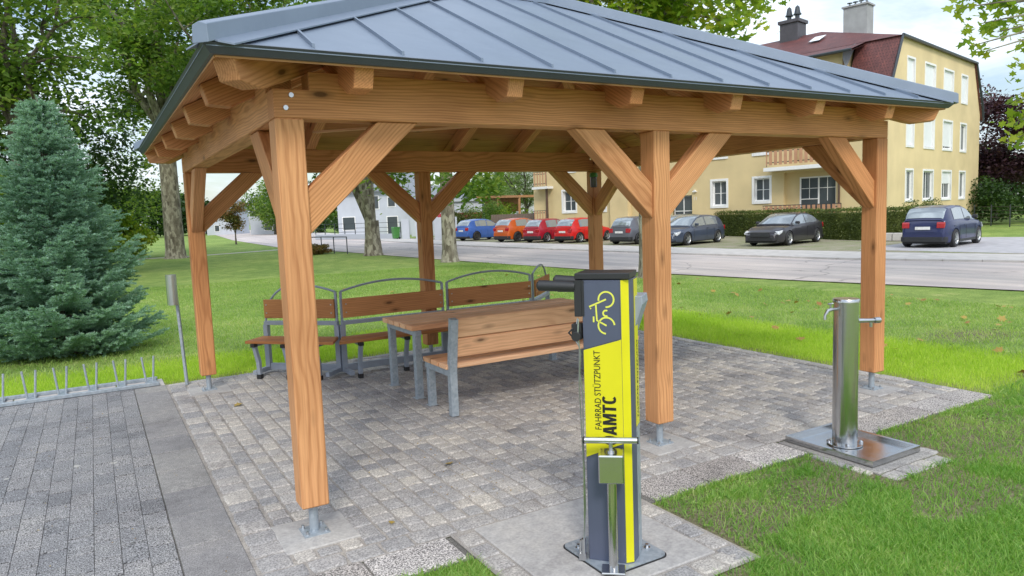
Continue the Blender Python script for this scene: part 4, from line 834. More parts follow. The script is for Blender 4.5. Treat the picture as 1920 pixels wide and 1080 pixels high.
dr=bb('entrance_door',MB().box(.2,.26,12.0,12.06,-.05,2.6).box(.2,.26,13.44,13.5,-.05,2.6).box(.2,.26,12.72,12.79,-.05,2.6).box(.2,.26,12.06,13.44,1.55,1.6).box(.2,.26,12.06,13.44,2.54,2.6).box(.2,.26,12.06,13.44,.7,.76),'white_trim'); bb('pane',MB().box(.225,.235,12.05,13.45,-.04,2.55),'window_glass',dr)
bb('porch_lamp',MB().box(-.12,-.0,11.62,11.9,2.78,2.84).tube([(-.06,11.76,2.84),(-.06,11.76,2.92)],.08,10),'white_trim')
# loggia
lo=MB()
for q_ in ([(0,2.7,.9),(1.1,2.7,.9),(1.1,2.7,3.6),(0,2.7,3.6)],[(0,5.75,.9),(1.1,5.75,.9),(1.1,5.75,3.6),(0,5.75,3.6)],[(1.1,2.7,.9),(1.1,5.75,.9),(1.1,5.75,3.6),(1.1,2.7,3.6)],[(0,2.7,.9),(0,5.75,.9),(1.1,5.75,.9),(1.1,2.7,.9)],[(0,2.7,3.6),(0,5.75,3.6),(1.1,5.75,3.6),(1.1,2.7,3.6)]): lo.add(q_,[(0,1,2,3)])
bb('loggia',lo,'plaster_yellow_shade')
# carve: the core must not fill the loggia -> window unit stands in front of it
w=bb('terrace_window',MB().box(.28,.34,2.75,2.84,1.0,3.3).box(.28,.34,3.75,3.84,1.0,3.3).box(.28,.34,4.82,4.91,1.0,3.3).box(.28,.34,2.84,4.82,3.22,3.3).box(.28,.34,3.84,4.82,2.0,2.05).box(.29,.33,4.32,4.35,2.05,3.22).box(.29,.33,3.28,3.31,1.9,3.22).box(.285,.33,2.84,3.75,2.62,2.65).box(.285,.33,3.84,4.82,2.62,2.65),'white_trim'); bb('pane',MB().box(.30,.31,2.8,4.86,1.0,3.25),'window_glass',w)
bal=bb('balcony_slab',MB().box(-1.0,.0,2.6,6.5,3.72,3.93),'white_trim')
def railing(y0,y1,z0,z1,x0,col,par,step=.30,pw=.21):
    k=0; y=y0
    while y<y1-.05: bb('railing_board',MB().box(x0-.012,x0+.012,y+.03,min(y+pw,y1),z0,z1),col,par); y+=step
    bb('rail',MB().box(x0-.02,x0+.02,y0,y1,z1+.0,z1+.04).tube([(x0+.03,y0+.02,z0-.08),(x0+.03,y0+.02,z1)],.02,6).tube([(x0+.03,y1-.02,z0-.08),(x0+.03,y1-.02,z1)],.02,6).box(x0+.013,x0+.03,y0,y1,z0+.12,z0+.17).box(x0+.013,x0+.03,y0,y1,z1-.17,z1-.12),'dark_metal',par)
railing(2.65,6.35,4.06,4.98,-.96,'balcony_wood',bal)
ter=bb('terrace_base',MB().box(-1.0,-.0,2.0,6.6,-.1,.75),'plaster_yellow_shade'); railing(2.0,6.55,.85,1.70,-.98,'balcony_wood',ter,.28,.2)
sb2=bb('small_balcony',MB().box(-.7,.0,24.5,26.2,3.66,3.84),'white_trim'); railing(24.6,26.1,3.92,4.95,-.66,'balcony_wood',sb2,.3,.12)
bb('downpipe',MB().tube([(-.08,2.5,0),(-.08,2.5,7.2)],.06,8),'pipe_brown'); bb('downpipe',MB().tube([(-.3,24.95,0),(-.3,24.95,3.66)],.10,8),'pipe_brown')
sb3=bb('small_terrace',MB().box(-.8,.0,24.5,26.2,-.1,1.1),'plaster_yellow_shade'); railing(24.6,26.1,1.15,1.95,-.78,'balcony_wood',sb3,.3,.12)
bb('stair_bay',MB().box(-.35,.0,17.0,18.6,ZB,7.0),'plaster_yellow')  # sunlit strip of the front, its light put in by the lighter gable plaster
o,w_=text('house_number','11',.32,BM@Matrix.Translation((-.02,11.9,2.25))@Matrix(((0,0,-1,0),(-1,0,0,0),(0,1,0,0),(0,0,0,1))),'white_trim',bd)
# mansard
rf=bb('roof',MB().add([(-.25,-.12,ZE-.35),(-.25,2.25,ZE-.35),(1.5,2.25,ZT+.02),(1.5,-.12,ZT+.02)],[(0,1,2,3)]).add([(-.25,BL,ZE-.35),(-.25,7.5,ZE-.35),(1.5,7.5,ZT),(1.5,BL,ZT)],[(0,1,2,3)]).add([(GW+.2,-.12,ZE-.35),(GW+.2,BL,ZE-.35),(14.9,BL,ZT),(14.9,-.12,ZT)],[(0,1,2,3)]),'roof_tiles')
up_=MB(); z2=12.65
up_.add([(1.35,-.15,ZT),(14.95,-.15,ZT),(14.95,BL,ZT),(1.35,BL,ZT),(6.2,6.3,z2),(6.2,BL,z2)],[(0,1,4),(1,2,5,4),(0,4,5,3)])
up_.add([(-.45,1.75,9.93),(-.45,BL,9.93),(1.6,BL,10.56),(1.6,1.75,10.56)],[(0,1,2,3)]).add([(-.45,1.75,9.83),(-.45,BL,9.83),(1.6,BL,10.4),(1.6,1.75,10.4)],[(3,2,1,0)])
bb('upper_roof',up_,'roof_tiles')
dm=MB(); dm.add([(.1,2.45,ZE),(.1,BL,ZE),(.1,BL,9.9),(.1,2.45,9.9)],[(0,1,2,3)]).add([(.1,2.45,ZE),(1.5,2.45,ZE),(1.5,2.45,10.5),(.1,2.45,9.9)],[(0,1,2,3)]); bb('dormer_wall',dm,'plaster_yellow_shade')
bb('dormer_cheek',MB().add([(-.3,2.28,9.5),(.0,2.22,9.0),(1.45,2.24,10.55),(-.4,2.24,9.95)],[(0,1,2,3)]),'roof_grey')
ed=MB(); ed.tube([(1.45,-.16,ZT+.02),(15.0,-.16,ZT+.02)],.09,6).tube([(-.28,-.14,ZE-.4),(-.05,-.14,ZE+.6),(1.47,-.14,ZT+.02)],.07,6).tube([(GW+.25,-.14,ZE-.4),(GW+.1,-.14,ZE+.6),(14.95,-.14,ZT+.02)],.07,6).tube([(-.5,1.75,9.88),(-.5,BL,9.88)],.08,6)
bb('gutter',ed,'dark_metal')
def inb(px_,py_,Y_): pass
c=bb('chimney',MB().box(5.6,6.6,3.3,4.7,11.2,13.6).box(5.52,6.68,3.22,4.78,13.6,13.70),'chimney_concrete')
for k in range(4): bb('chimney_pot',MB().tube([(6.1,3.5+.34*k,13.70),(6.1,3.5+.34*k,13.88)],.06,8).tube([(6.1,3.5+.34*k,13.95),(6.1,3.5+.34*k,13.98)],.16,8).tube([(6.1,3.5+.34*k,13.88),(6.1,3.5+.34*k,13.95)],.02,5),'dark_metal',c)
c=bb('chimney',MB().box(5.4,6.6,7.5,8.7,11.0,13.45).box(5.3,6.7,7.4,8.8,13.45,13.65),'slate_chimney')
for k,(a,b_) in enumerate(((6.0,8.35),(6.0,7.8))): bb('chimney_pot',MB().tube([(a,b_,13.65),(a,b_,14.0)],.14,10).tube([(a,b_,14.0),(a,b_,14.07)],.25,10).tube([(a,b_,14.07),(a,b_,14.5),(a,b_,14.6)],[.2,.13,.02],10),'dark_metal',c)
bb('roof_window',MB().add([(3.4,5.2,11.55),(4.4,5.2,12.0),(4.4,5.9,12.0),(3.4,5.9,11.55)],[(0,1,2,3)]),'lamp_clear')
# ------------------------------------------------------------------ HEDGE, SHRUBS
def leafbox(name,p0,p1,wd,h,z0,mat,n,size,label,cat,group=None,seed=0,core='leaf_hedge'):
    p0=Vector((*p0,0)); p1=Vector((*p1,0)); l=(p1-p0).length; rz=math.atan2((p1-p0).y,(p1-p0).x)
    t_=thing(name,(p0.x,p0.y,z0),label,cat,group,rz)
    MB().box(.12,l-.12,-wd/2+.12,wd/2-.12,0,h-.14).build('core',core,t_,None,.05,local=True)
    f=rng.uniform(0,1,n); fa=rng.integers(0,4,n,endpoint=False); u=rng.uniform(0,l,n); v=rng.uniform(-wd/2,wd/2,n); w=rng.uniform(0,h,n)
    P=np.stack([u,v,w],1); s=rng.uniform(0,1,n)
    P[s<.5,1]=-wd/2*np.sign(1) * 1.0
    k=(s>=.5)&(s<.62); P[k,1]=wd/2
    k=(s>=.62)&(s<.9); P[k,2]=h
    k=(s>=.9)&(s<.95); P[k,0]=0
    k=s>=.95; P[k,0]=l
    P+=rng.normal(0,.045,P.shape)
    P[:,1]+=.09*(fbm(P[:,0],P[:,2],1.2,seed)-.5); P[:,2]+=.12*(fbm(P[:,0],P[:,1]+3,.9,seed+2)-.5)
    V,Fa=leaves(P,size); put('foliage',np_mesh('foliage',V,Fa,mat),t_,None,True); return t_
# the camera-facing long side is local +y or -y depending on direction: run the hedge so that -y faces the road
leafbox('hedge',(35.6,35.5),(31.0,16.6),1.1,1.5,-.1,'leaf_hedge',30000,.085,'long clipped green hedge behind the parked cars in front of the yellow building','hedge',None,1)
leafbox('hedge',(31.1,16.1),(32.4,14.1),1.0,1.5,-.1,'leaf_hedge',6000,.08,'short clipped hedge end right of the pavilion, behind the navy car','hedge',None,2)
leafbox('hedge',(43.5,53.),(36.2,37.6),1.0,1.45,-.1,'leaf_hedge',10000,.10,'hedge stretch behind the two red cars','hedge',None,3)
hw=thing('low_wall',(31.2,14.6,0),'low pale concrete wall at the foot of the hedge beside the navy car','wall'); 
for k in range(3): beam('block','walk_concrete',(30.05+.52*k*.5,15.9-.9*k,.13),(30.05+.52*(k+.97)*.5,15.9-.9*(k+.97),.13),.25,.36,hw,.02)
def bush(name,c,rad,n,size,mat,label,cat='bush',seed=0,group=None,tmpl=QUAD,clumps=26):
    c=Vector(c); t_=thing(name,c,label,cat,group); rx,ry,rz_=rad
    cc=rng.normal(size=(clumps,3)); cc/=np.linalg.norm(cc,axis=1)[:,None]; cc*=rng.uniform(.45,.92,(clumps,1)); cc*=np.array([rx,ry,rz_]); cc[:,2]=np.abs(cc[:,2]) if False else cc[:,2]
    idx=rng.integers(0,clumps,n); d=rng.normal(size=(n,3)); d/=np.linalg.norm(d,axis=1)[:,None]; P=cc[idx]+d*rng.uniform(.5,1.,(n,1))*np.array([rx,ry,rz_])*.36; P[:,2]+=rz_*.95
    P=P[P[:,2]>.02]; V,Fa=leaves(P,size,tmpl); put('foliage',np_mesh('foliage',V,Fa,mat),t_,None,True)
    MB().tube([(0,0,0),(0,0,rz_*.9)],[.08*rx+.03,.03],7).tube([(0,0,.1),(rx*.4,ry*.2,rz_)],[.04,.02],6).tube([(0,0,.1),(-rx*.4,-ry*.2,rz_)],[.04,.02],6).build('stems','bark_dark',t_,None,local=True); return t_
bush('shrub',(34.2,15.9,-.1),(1.4,1.2,.95),5000,.10,'leaf_hedge','rounded low shrub between the hedge end and the gable wall')
# ------------------------------------------------------------------ TREES
def tree(name,base,H,r0_,forkz,crown_c,crown_r,nl,nclump,nleaf,size,mat,bk,label,seed,cat='tree',group=None,tmpl=QUAD,lean=(0,0),clr=.75,zmin=None,flare=1.5,hang=()):
    rr=random.Random(seed); base=Vector(base); t_=thing(name,base,label,cat,group); wood_=MB(); tips=[]
    top=Vector((lean[0],lean[1],forkz)); wood_.tube([(0,0,-.15),(0,0,.12),(lean[0]*.1,lean[1]*.1,.6),(lean[0]*.5,lean[1]*.5,forkz*.5),top],[r0_*flare*1.15,r0_*flare*.85,r0_*1.03,r0_*.93,r0_*.86],14,caps=False)
    cc=Vector(crown_c); cr_=Vector(crown_r)
    for k in range(nl):
        az=2*math.pi*(k+rr.uniform(-.3,.3))/nl; el=rr.uniform(.5,1.15) if k else 1.5
        tgt=cc+Vector((math.cos(az)*math.cos(el)*cr_.x,math.sin(az)*math.cos(el)*cr_.y,(math.sin(el)-.25)*cr_.z*.9))
        p=[top-Vector((0,0,.3))]; rd=[r0_*rr.uniform(.42,.62)]; nseg=5
        for i in range(1,nseg+1):
            s=i/nseg; q_=top.lerp(tgt,s)+Vector((rr.uniform(-1,1),rr.uniform(-1,1),rr.uniform(-.3,.9)*(1-s)))*cr_.x*.08; p.append(q_); rd.append(rd[0]*(1-s*.85))
        wood_.tube(p,rd,8,caps=False)
        for m_ in range(6):
            i=rr.randint(1,nseg); st_=p[i]; d=Vector((rr.gauss(0,1),rr.gauss(0,1),rr.gauss(.25,.6))).normalized(); e=st_+d*cr_.x*rr.uniform(.25,.5); mid=st_.lerp(e,.5)+Vector((0,0,rr.uniform(-.1,.3)))
            wood_.tube([st_,mid,e],[rd[i]*.55+.01,rd[i]*.35+.01,.012],5,caps=False); tips+= [e,mid]
        tips.append(p[-1])
    tr_=wood_.build('trunk',bk,t_,None,local=True)
    tips=np.array([tuple(v) for v in tips]); extra_n=max(0,nclump-len(tips)); e=rng.normal(size=(extra_n,3)); e/=np.linalg.norm(e,axis=1)[:,None]; e*=rng.uniform(.35,1,(extra_n,1))**.6; e=e*np.array(cr_)+np.array(cc); cl=np.concatenate([tips,e]) if extra_n else tips
    if zmin is not None: cl=cl[cl[:,2]>zmin]
    idx=rng.integers(0,len(cl),nleaf); d=rng.normal(size=(nleaf,3))*np.array([1,1,.55])*clr; P=cl[idx]+d*.6
    for hx,hy,hd,hs,hn in hang:
        c_=unpx(hx,hy,hd)-base; P=np.concatenate([P,np.array(c_)[None]+rng.normal(size=(hn,3))*hs])
    V,Fa=leaves(P,size,tmpl,.5,.45); put('crown',np_mesh('crown',V,Fa,mat),t_,None,True); return t_
tree('plane_tree',(3.42,44.8,-.14),22,.55,8,(0,0,13.5),(9,8,8.2),7,110,26000,.28,'leaf_plane','bark_plane','large plane tree with a thick trunk behind the rear left post',1,clr=1.15,flare=1.35)
tree('plane_tree',(12.2,33.3,-.14),16,.45,1.9,(0,0,9.5),(6.5,6,5.6),5,120,30000,.24,'leaf_plane','bark_plane','plane tree forking low, seen left of the rear middle post',2,clr=.9,zmin=4.4,flare=1.35,hang=[(720,330,31,.5,160),(745,340,31,.35,60),(780,326,31,.5,120)])
tree('plane_tree',(12.33,23.9,-.14),14,.31,5.2,(0,0,8.6),(5.3,5.3,4.6),6,100,26000,.22,'leaf_plane','bark_plane','plane tree with a straight pale trunk just right of the rear middle post',3,clr=.8,zmin=4.0,flare=1.45,hang=[(870,335,24,.4,160),(900,345,23.5,.35,150),(915,335,23.,.3,120),(880,358,23.5,.22,50),(860,362,24,.2,30),(925,352,23,.2,40),(830,330,24,.4,140)])
tree('plane_tree',(12.66,11.45,-.14),12,.24,4.6,(0.2,0,8.6),(4.6,4.4,3.6),7,120,15000,.20,'leaf_light','bark_plane','plane tree behind the middle post whose crown shows above the pavilion roof',4,tmpl=LOBE,clr=.7,zmin=4.9,flare=1.4)
tree('plane_tree',(-9.5,38,-.14),18,.5,6,(0,0,10.5),(8,7,8.),7,110,24000,.28,'leaf_plane','bark_plane','plane tree at the far left edge behind the blue spruce',5,clr=1.1)
tree('plane_tree',(-3.0,27.,-.14),15,.26,5,(0,0,9.6),(5.5,5,5.6),7,70,14000,.21,'leaf_plane','bark_dark','tall leafy tree right behind the tip of the blue spruce',6,clr=.9,zmin=3.5)
tree('plane_tree',(8.9,36.,-.14),17,.30,5,(-2.5,0,11.6),(4.8,4.8,5.2),7,100,22000,.22,'leaf_plane','bark_plane','slender tree whose crown stands above the left corner of the roof',8,clr=.9,zmin=6.0)
# leaf masses low behind the spruce
for k,(x_,y_,r_,h_,m_,lb_) in enumerate(((-2.3,31,3.6,4.2,'leaf_dark','dark green shrub behind the right side of the spruce'),(-8.5,30,4.2,4.0,'leaf_dark','broad dark shrub behind the left side of the spruce'),(-.6,50,4.4,4.6,'leaf_plane','tall leafy shrub between the spruce and the thick trunk'),(-4.6,24.5,2.4,2.3,'leaf_light','light green shrub low behind the spruce'),(.6,48,1.9,1.7,'leaf_light','yellowish green low shrub left of the thick plane trunk'))):
    bush('shrub',(x_,y_,-.14),(r_,r_,h_),9000,.20,m_,lb_)
# T5: branches reaching into the picture from the right
t5=thing('plane_tree',(15.2,-.6,-.14),'branches of a plane tree hanging into the upper right corner','tree')
wd=MB(); wd.tube([(0,0,-.1),(0,0,.3),(0,.1,2.5),(0,.1,5.0)],[.42,.32,.27,.24],12,caps=False)
B5=[((13.9,2.3,5.35),[ (13.05,3.42,5.05),(13.35,3.0,4.92),(13.6,2.7,5.1),(12.95,3.35,5.45),(13.4,2.95,5.5),(13.5,2.9,4.62),(13.8,2.5,5.3)],.22)]
cl=[]
for px_,py_,d_,s_,n_ in ((1800,15,13,.14,9),(1835,45,13,.20,14),(1825,85,13.1,.12,7),(1860,10,13.2,.22,18),(1870,60,13.1,.2,13),(1905,30,13.4,.24,20),(1850,95,13.,.10,6),(1885,8,13.2,.2,14),(1940,80,13.6,.3,20),(1945,-40,13.6,.5,90),(1880,-60,13.6,.5,80),(1990,20,13.6,.6,110),(1835,-50,13.2,.4,60),(1905,190,15.5,.14,7),(1918,215,15.5,.16,12),(1900,262,15.6,.18,14),(1925,240,15.4,.3,26),(1960,200,15.4,.5,70),(2040,120,15,.9,200),(2060,-80,14.5,1.1,300),(2180,60,15,1.3,400),(2200,-200,15,1.5,500),(2000,-250,14,1.2,400)):
    c_=unpx(px_,py_,d_)-Vector((15.2,-.6,-.14)); cl.append((c_,s_,n_))
    r1=Vector((0,.1,4.9)) if py_<150 else Vector((0,.1,4.2)); wd.tube([r1,r1.lerp(c_,.5)+Vector((0,0,.25)),c_],[.07,.035,.008],6,caps=False)
wd.build('trunk','bark_plane',t5,None,local=True)
P=np.concatenate([np.array(c_)[None]+rng.normal(size=(n_,3))*np.array([1,1,.8])*s_*.75 for c_,s_,n_ in cl]); V,Fa=leaves(P,.185,LOBE,.3,.3); put('crown',np_mesh('crown',V,Fa,'leaf_light'),t5,None,True)
# purple tree, dark trees right
tree('copper_beech',(57.5,16.5,-.1),12,.25,1.8,(0,0,5.6),(5.2,5.2,4.6),7,120,26000,.22,'leaf_purple','bark_dark','dark purple leaved tree at the right edge beyond the wire fence',21,clr=1.0)
tree('purple_tree',(62,26,-.1),12,.25,2.2,(0,0,6.0),(6,6,4.6),6,90,20000,.26,'leaf_purple','bark_dark','second purple leaved tree just right of the yellow gable',22,clr=1.1)
bush('shrub',(52,22.5,-.1),(3,3,1.7),6000,.2,'leaf_dark','dark green shrub under the purple trees beside the gable')
bush('shrub',(58,16,-.1),(5,5,1.6),8000,.25,'leaf_dark','broad dark shrub behind the wire fence at the right edge')
fe=thing('wire_fence',(47,18,-.1),'green wire mesh fence on thin posts right of the yellow gable','fence')
fp0,fp1=Vector((49.5,21.2,-.1)),Vector((41.6,12.2,-.1))
for k in range(7):
    p=fp0.lerp(fp1,k/5.); MB().tube([(0,0,0),(0,0,1.35)],.035,6).build('post','dark_metal',fe,Matrix.Translation(p))
for k in range(6):
    z_=.12+.22*k; q0,q1=fp0.copy(),fp0.lerp(fp1,1.2); MB().tube([q0+Vector((0,0,z_)),q1+Vector((0,0,z_))],.012,4).build('wire','dark_metal',fe,world=True)
# ------------------------------------------------------------------ BLUE SPRUCE
def spruce(base,H,Rb,seed,label):
    rr=random.Random(seed); t_=thing('blue_spruce',base,label,'conifer'); wd_=MB(); wd_.tube([(0,0,-.1),(0,0,H*.5),(0,0,H)],[.09,.05,.008],8)
    seg=[]  # (p,q,thickness)
    z=.10; 
    while z<H-.12:
        s=z/H; Lb=Rb*(1-s)**.92*(1.0 if s>.12 else .80+1.6*s); nb=int(10+9*(1-s)); a0=rr.uniform(0,6.28)
        for k in range(nb):
            az=a0+6.283*k/nb+rr.uniform(-.2,.2); l=Lb*rr.uniform(.62,1.16); rise=(.12+.8*s**1.4)+rr.uniform(-.10,.14)
            d=Vector((math.cos(az),math.sin(az),rise)); p0=Vector((0,0,z+rr.uniform(-.04,.04))); pts_=[]
            for i in range(6):
                u=i/5; pts_.append(p0+Vector((d.x*l*u,d.y*l*u,d.z*l*u-.10*l*math.sin(u*3.0)+.10*l*u*u)))
            wd_.tube(pts_[:4],[.012,.01,.008,.005],4,caps=False)
            side=Vector((-math.sin(az),math.cos(az),0))
            for i in range(2,6): seg.append((pts_[i-1],pts_[i],1.))
            nt_=max(3,int(l/.085))
            for j in range(nt_):
                u=.28+.70*j/nt_; f_=u*5; i=min(4,int(f_)); b_=pts_[i].lerp(pts_[i+1],f_-i); sl=(.13+.22*(1-u)*min(1,l)+.05)*rr.uniform(.8,1.2)
                for sg in (-1,1):
                    dd=(side*sg*.8+Vector((d.x,d.y,0))*.75+Vector((0,0,rr.uniform(-.12,.4)))).normalized(); seg.append((b_,b_+dd*sl,.85))
        z+=.16+.02*s
    seg.append((Vector((0,0,H-.30)),Vector((0,0,H+.02)),.8))
    for k in range(4):
        a=k*1.57+.4; seg.append((Vector((0,0,H-.30)),Vector((.10*math.cos(a),.10*math.sin(a),H-.13)),.8))
    wd_.build('trunk','bark_dark',t_,None,local=True)
    Ps=np.array([tuple(a) for a,b_,c in seg]); Qs=np.array([tuple(b_) for a,b_,c in seg]); ln_=np.linalg.norm(Qs-Ps,axis=1); cnt_=np.maximum(6,(ln_*420).astype(int)); idx=np.repeat(np.arange(len(seg)),cnt_); n=len(idx)
    t=rng.uniform(0,1.02,n)[:,None]; dirn=((Qs-Ps)/ln_[:,None])[idx]; P=Ps[idx]+(Qs-Ps)[idx]*t
    rv=rng.normal(size=(n,3)); rv-=dirn*(rv*dirn).sum(1)[:,None]; rv/=np.linalg.norm(rv,axis=1)[:,None]; rv[:,2]=rv[:,2]*.8+.25; nd=rv*.85+dirn*.75; nd/=np.linalg.norm(nd,axis=1)[:,None]
    wv=np.cross(nd,rng.normal(size=(n,3))); wv/=np.linalg.norm(wv,axis=1)[:,None]; Ln=.034*rng.uniform(.7,1.25,n)[:,None]; w=.0048
    V=np.stack([P-wv*w,P+wv*w,P+nd*Ln+wv*w*.5,P+nd*Ln-wv*w*.5],1).reshape(-1,3); Fa=(np.arange(n)[:,None]*4+np.arange(4)[None]); print('needles',n)
    put('needles',np_mesh('needles',V,Fa,'needle_blue'),t_,None,True)
spruce((-1.52,8.6,-.03),3.84,1.60,5,'dense blue green spruce on the lawn at the left, behind the bicycle rack')
# ------------------------------------------------------------------ CARS
def car(label,paint_,kind,rear,heading,rimm='rim',Lc=None,clad=False,face='x',Wc=None):
    """rear: world xy of the point under the rear axle centre; heading: direction of travel"""
    K={'hatch':dict(L=4.0,W=1.74,H=1.50,top=[(0,.52),(.008,.74),(.03,.93),(.3,.95),(.62,.93),(.71,.91),(.86,.82),(.96,.66),(1,.50)],roof=[(.025,.94),(.075,1.27),(.13,1.43),(.3,1.50),(.45,1.49),(.56,1.38),(.73,.93)],r=.31,ax=(.17,.80)),
       'suv':dict(L=4.35,W=1.82,H=1.59,top=[(0,.60),(.008,.85),(.03,1.04),(.3,1.05),(.62,1.02),(.70,1.0),(.87,.93),(.96,.80),(1,.58)],roof=[(.02,1.05),(.07,1.36),(.12,1.51),(.3,1.59),(.45,1.575),(.56,1.46),(.72,1.02)],r=.345,ax=(.185,.79)),
       'sedan':dict(L=4.78,W=1.85,H=1.46,top=[(0,.58),(.006,.82),(.03,.99),(.15,1.01),(.3,.96),(.62,.93),(.70,.92),(.86,.83),(.955,.68),(1,.50)],roof=[(.11,1.0),(.24,1.33),(.34,1.43),(.45,1.455),(.53,1.42),(.61,1.29),(.745,.93)],r=.33,ax=(.205,.795)),
       'wagon':dict(L=4.70,W=1.80,H=1.47,top=[(0,.56),(.006,.80),(.03,.95),(.3,.96),(.62,.93),(.70,.92),(.86,.82),(.955,.68),(1,.50)],roof=[(.02,.95),(.07,1.22),(.13,1.39),(.3,1.47),(.45,1.47),(.56,1.38),(.73,.93)],r=.33,ax=(.20,.79))}[kind]
    Ln=Lc or K['L']; Wd=Wc or K['W']; r=K['r']; ax=[a*Ln for a in K['ax']]
    c,s=math.cos(heading),math.sin(heading); ox,oy=rear[0]-c*ax[0],rear[1]-s*ax[0]
    t_=thing('parked_car',(ox,oy,-.06),label,'car','cars parked in front of the yellow building',heading)
    ip=lambda tb,x:float(np.interp(x,[a*Ln for a,_ in tb],[b_ for _,b_ in tb]))
    def hw(x):
        u=2*x/Ln-1; return Wd/2*(1-.20*abs(u)**7-.035*abs(u)**2.)
    sill=.20; Rr=r*1.13
    xs_=sorted(set([round(v,3) for v in list(np.linspace(0,Ln,34))+[a+Rr*math.cos(t) for a in ax for t in np.linspace(0,math.pi,13)]+[.004*Ln,.012*Ln,.03*Ln,.05*Ln,.94*Ln,.97*Ln,.99*Ln]]))
    def zl(x):
        v=sill+(.06*max(0,abs(2*x/Ln-1)-.86)/.14)
        for a in ax:
            if abs(x-a)<Rr: v=max(v,r+math.sqrt(Rr*Rr-(x-a)**2)-.01)
        return v
    mb=MB(); rings=[]
    for x in xs_:
        h=hw(x); bz=ip(K['top'],x); lo_=zl(x); zz=[lo_,max(lo_,sill+.10),max(lo_,.50),max(lo_,min(.68,bz-.12)),max(lo_,bz-.10),max(lo_,bz-.025),bz,bz+.018,bz+.025]
        ww=[.955,1.0,1.0,.995,.965,.93,.86,.45,0]; pts_=[(h*w_,z_) for w_,z_ in zip(ww,zz)]
        ring=[(x,-a,z_) for a,z_ in pts_]+[(x,a,z_) for a,z_ in pts_[::-1][1:]]; rings.append(ring)
    m_=len(rings[0]); vs=[v for rg in rings for v in rg]; fs=[]
    for i in range(len(rings)-1):
        for k in range(m_-1): fs.append((i*m_+k,(i+1)*m_+k,(i+1)*m_+k+1,i*m_+k+1))
    fs.append(tuple(range(m_-1,-1,-1))); e0=(len(rings)-1)*m_; fs.append(tuple(range(e0,e0+m_))); mb.add(vs,fs,True); mb.build('body',paint_,t_,None,local=True)
    # underbody / dark lower parts
    MB().box(.10,Ln-.10,-Wd/2+.16,Wd/2-.16,.16,.62).build('underbody','rubber',t_,None,local=True)
    low=MB()
    if clad:
        for sg in (-1,1): low.box(ax[0]+Rr,ax[1]-Rr,sg*(Wd/2-.02)-.015,sg*(Wd/2-.02)+.02,.19,.31)
    low.prism([(-.012,-Wd*.36),(.03,-Wd*.42),(.16,-Wd*.455),(.16,Wd*.455),(.03,Wd*.42),(-.012,Wd*.36)],.235,.42 if clad or kind=='hatch' else .33); low.box(Ln-.05,Ln+.008,-Wd*.33,Wd*.33,.28,.40); low.build('bumper_trim','black_plastic',t_,None,.01,local=True)
    # greenhouse
    R0,R1=K['roof'][0][0]*Ln,K['roof'][-1][0]*Ln; gx=sorted(set([round(v,3) for v in list(np.linspace(R0,R1,25))+[a*Ln for a,_ in K['roof']]])); rg2=[]
    for x in gx:
        b_=ip(K['top'],x)-.02; z_=max(ip(K['roof'],x),b_+.01); h=hw(x); f_=(z_-b_)/(K['H']-.93)
        wb_=h*.915; wt=h*(.915-.20*min(1,f_)); tz=min(.05,(z_-b_)*.3); rg2.append([(x,-wb_,b_),(x,-wt,z_-tz),(x,-wt*.86,z_-tz*.15),(x,0,z_+.012),(x,wt*.86,z_-tz*.15),(x,wt,z_-tz),(x,wb_,b_)])
    vs=[v for g_ in rg2 for v in g_]; fs=[(i*7+k,(i+1)*7+k,(i+1)*7+k+1,i*7+k+1) for i in range(len(rg2)-1) for k in range(6)]
    MB().add(vs,fs,True).build('cabin',paint_ if kind!='x' else paint_,t_,None,local=True)
    rf_=K['roof']; wx0,wx1=rf_[-3][0]*Ln,rf_[-1][0]*Ln     # windscreen span
    rx0,rx1=rf_[0][0]*Ln,rf_[2][0]*Ln
    def gp(x,k,off):
        i=min(len(gx)-2,max(0,int(np.searchsorted(gx,x)-1))); f_=(x-gx[i])/(gx[i+1]-gx[i]); return Vector(rg2[i][k]).lerp(Vector(rg2[i+1][k]),f_)+off
    def screen(name,x0,x1,nseg=6):
        g=MB(); v=[]; d=-1 if x0<Ln*.4 else 1; off=Vector((.010*d,0,.012))
        for i in range(nseg+1):
            x=x0+(x1-x0)*i/nseg
            for k in (1,2,3,4,5):
                p=gp(x,k,off); p.y*=.97 if k in (1,5) else 1; v.append(p)
        g.add(v,[(i*5+k,(i+1)*5+k,(i+1)*5+k+1,i*5+k+1) for i in range(nseg) for k in range(4)],True); g.build(name,'car_glass',t_,None,local=True)
    screen('windscreen',wx0+.10,wx1-.06); screen('rear_window',rx0+.05,rx1-.03 if kind!='sedan' else rx1-.10)
    bp_=.43*Ln
    for sg,kk in ((-1,(0,1)),(1,(6,5))):
        for (xa,xb) in ((rx0+.16*Ln if kind!='sedan' else .19*Ln,bp_-.03),(bp_+.03,wx1-.20*1)):
            v=[];n_=8
            for i in range(n_+1):
                x=xa+(xb-xa)*i/n_
                if kind=='sedan' and xa<.2*Ln: pass
                lo_=gp(x,kk[0],Vector((0,sg*.010,0))); hi_=gp(x,kk[1],Vector((0,sg*.010,0))); v+= [lo_.lerp(hi_,.06),lo_.lerp(hi_,.93)]
            MB().add(v,[(2*i,2*i+1,2*i+3,2*i+2) for i in range(n_)],True).build('side_window','car_glass',t_,None,local=True)
        # door seams and handles
        for xd in (bp_,bp_-.24*Ln if kind!='x' else 0,bp_+.245*Ln):
            if abs(xd-ax[0])<Rr*.9: xd=ax[0]+Rr*1.02
            zt_=ip(K['top'],xd)-.12; sm_=MB().box(xd-.006,xd+.006,sg*hw(xd)-.004,sg*hw(xd)+.004,.32,min(zt_,.8)); sm_.build('door_seam','rubber',t_,None,local=True)
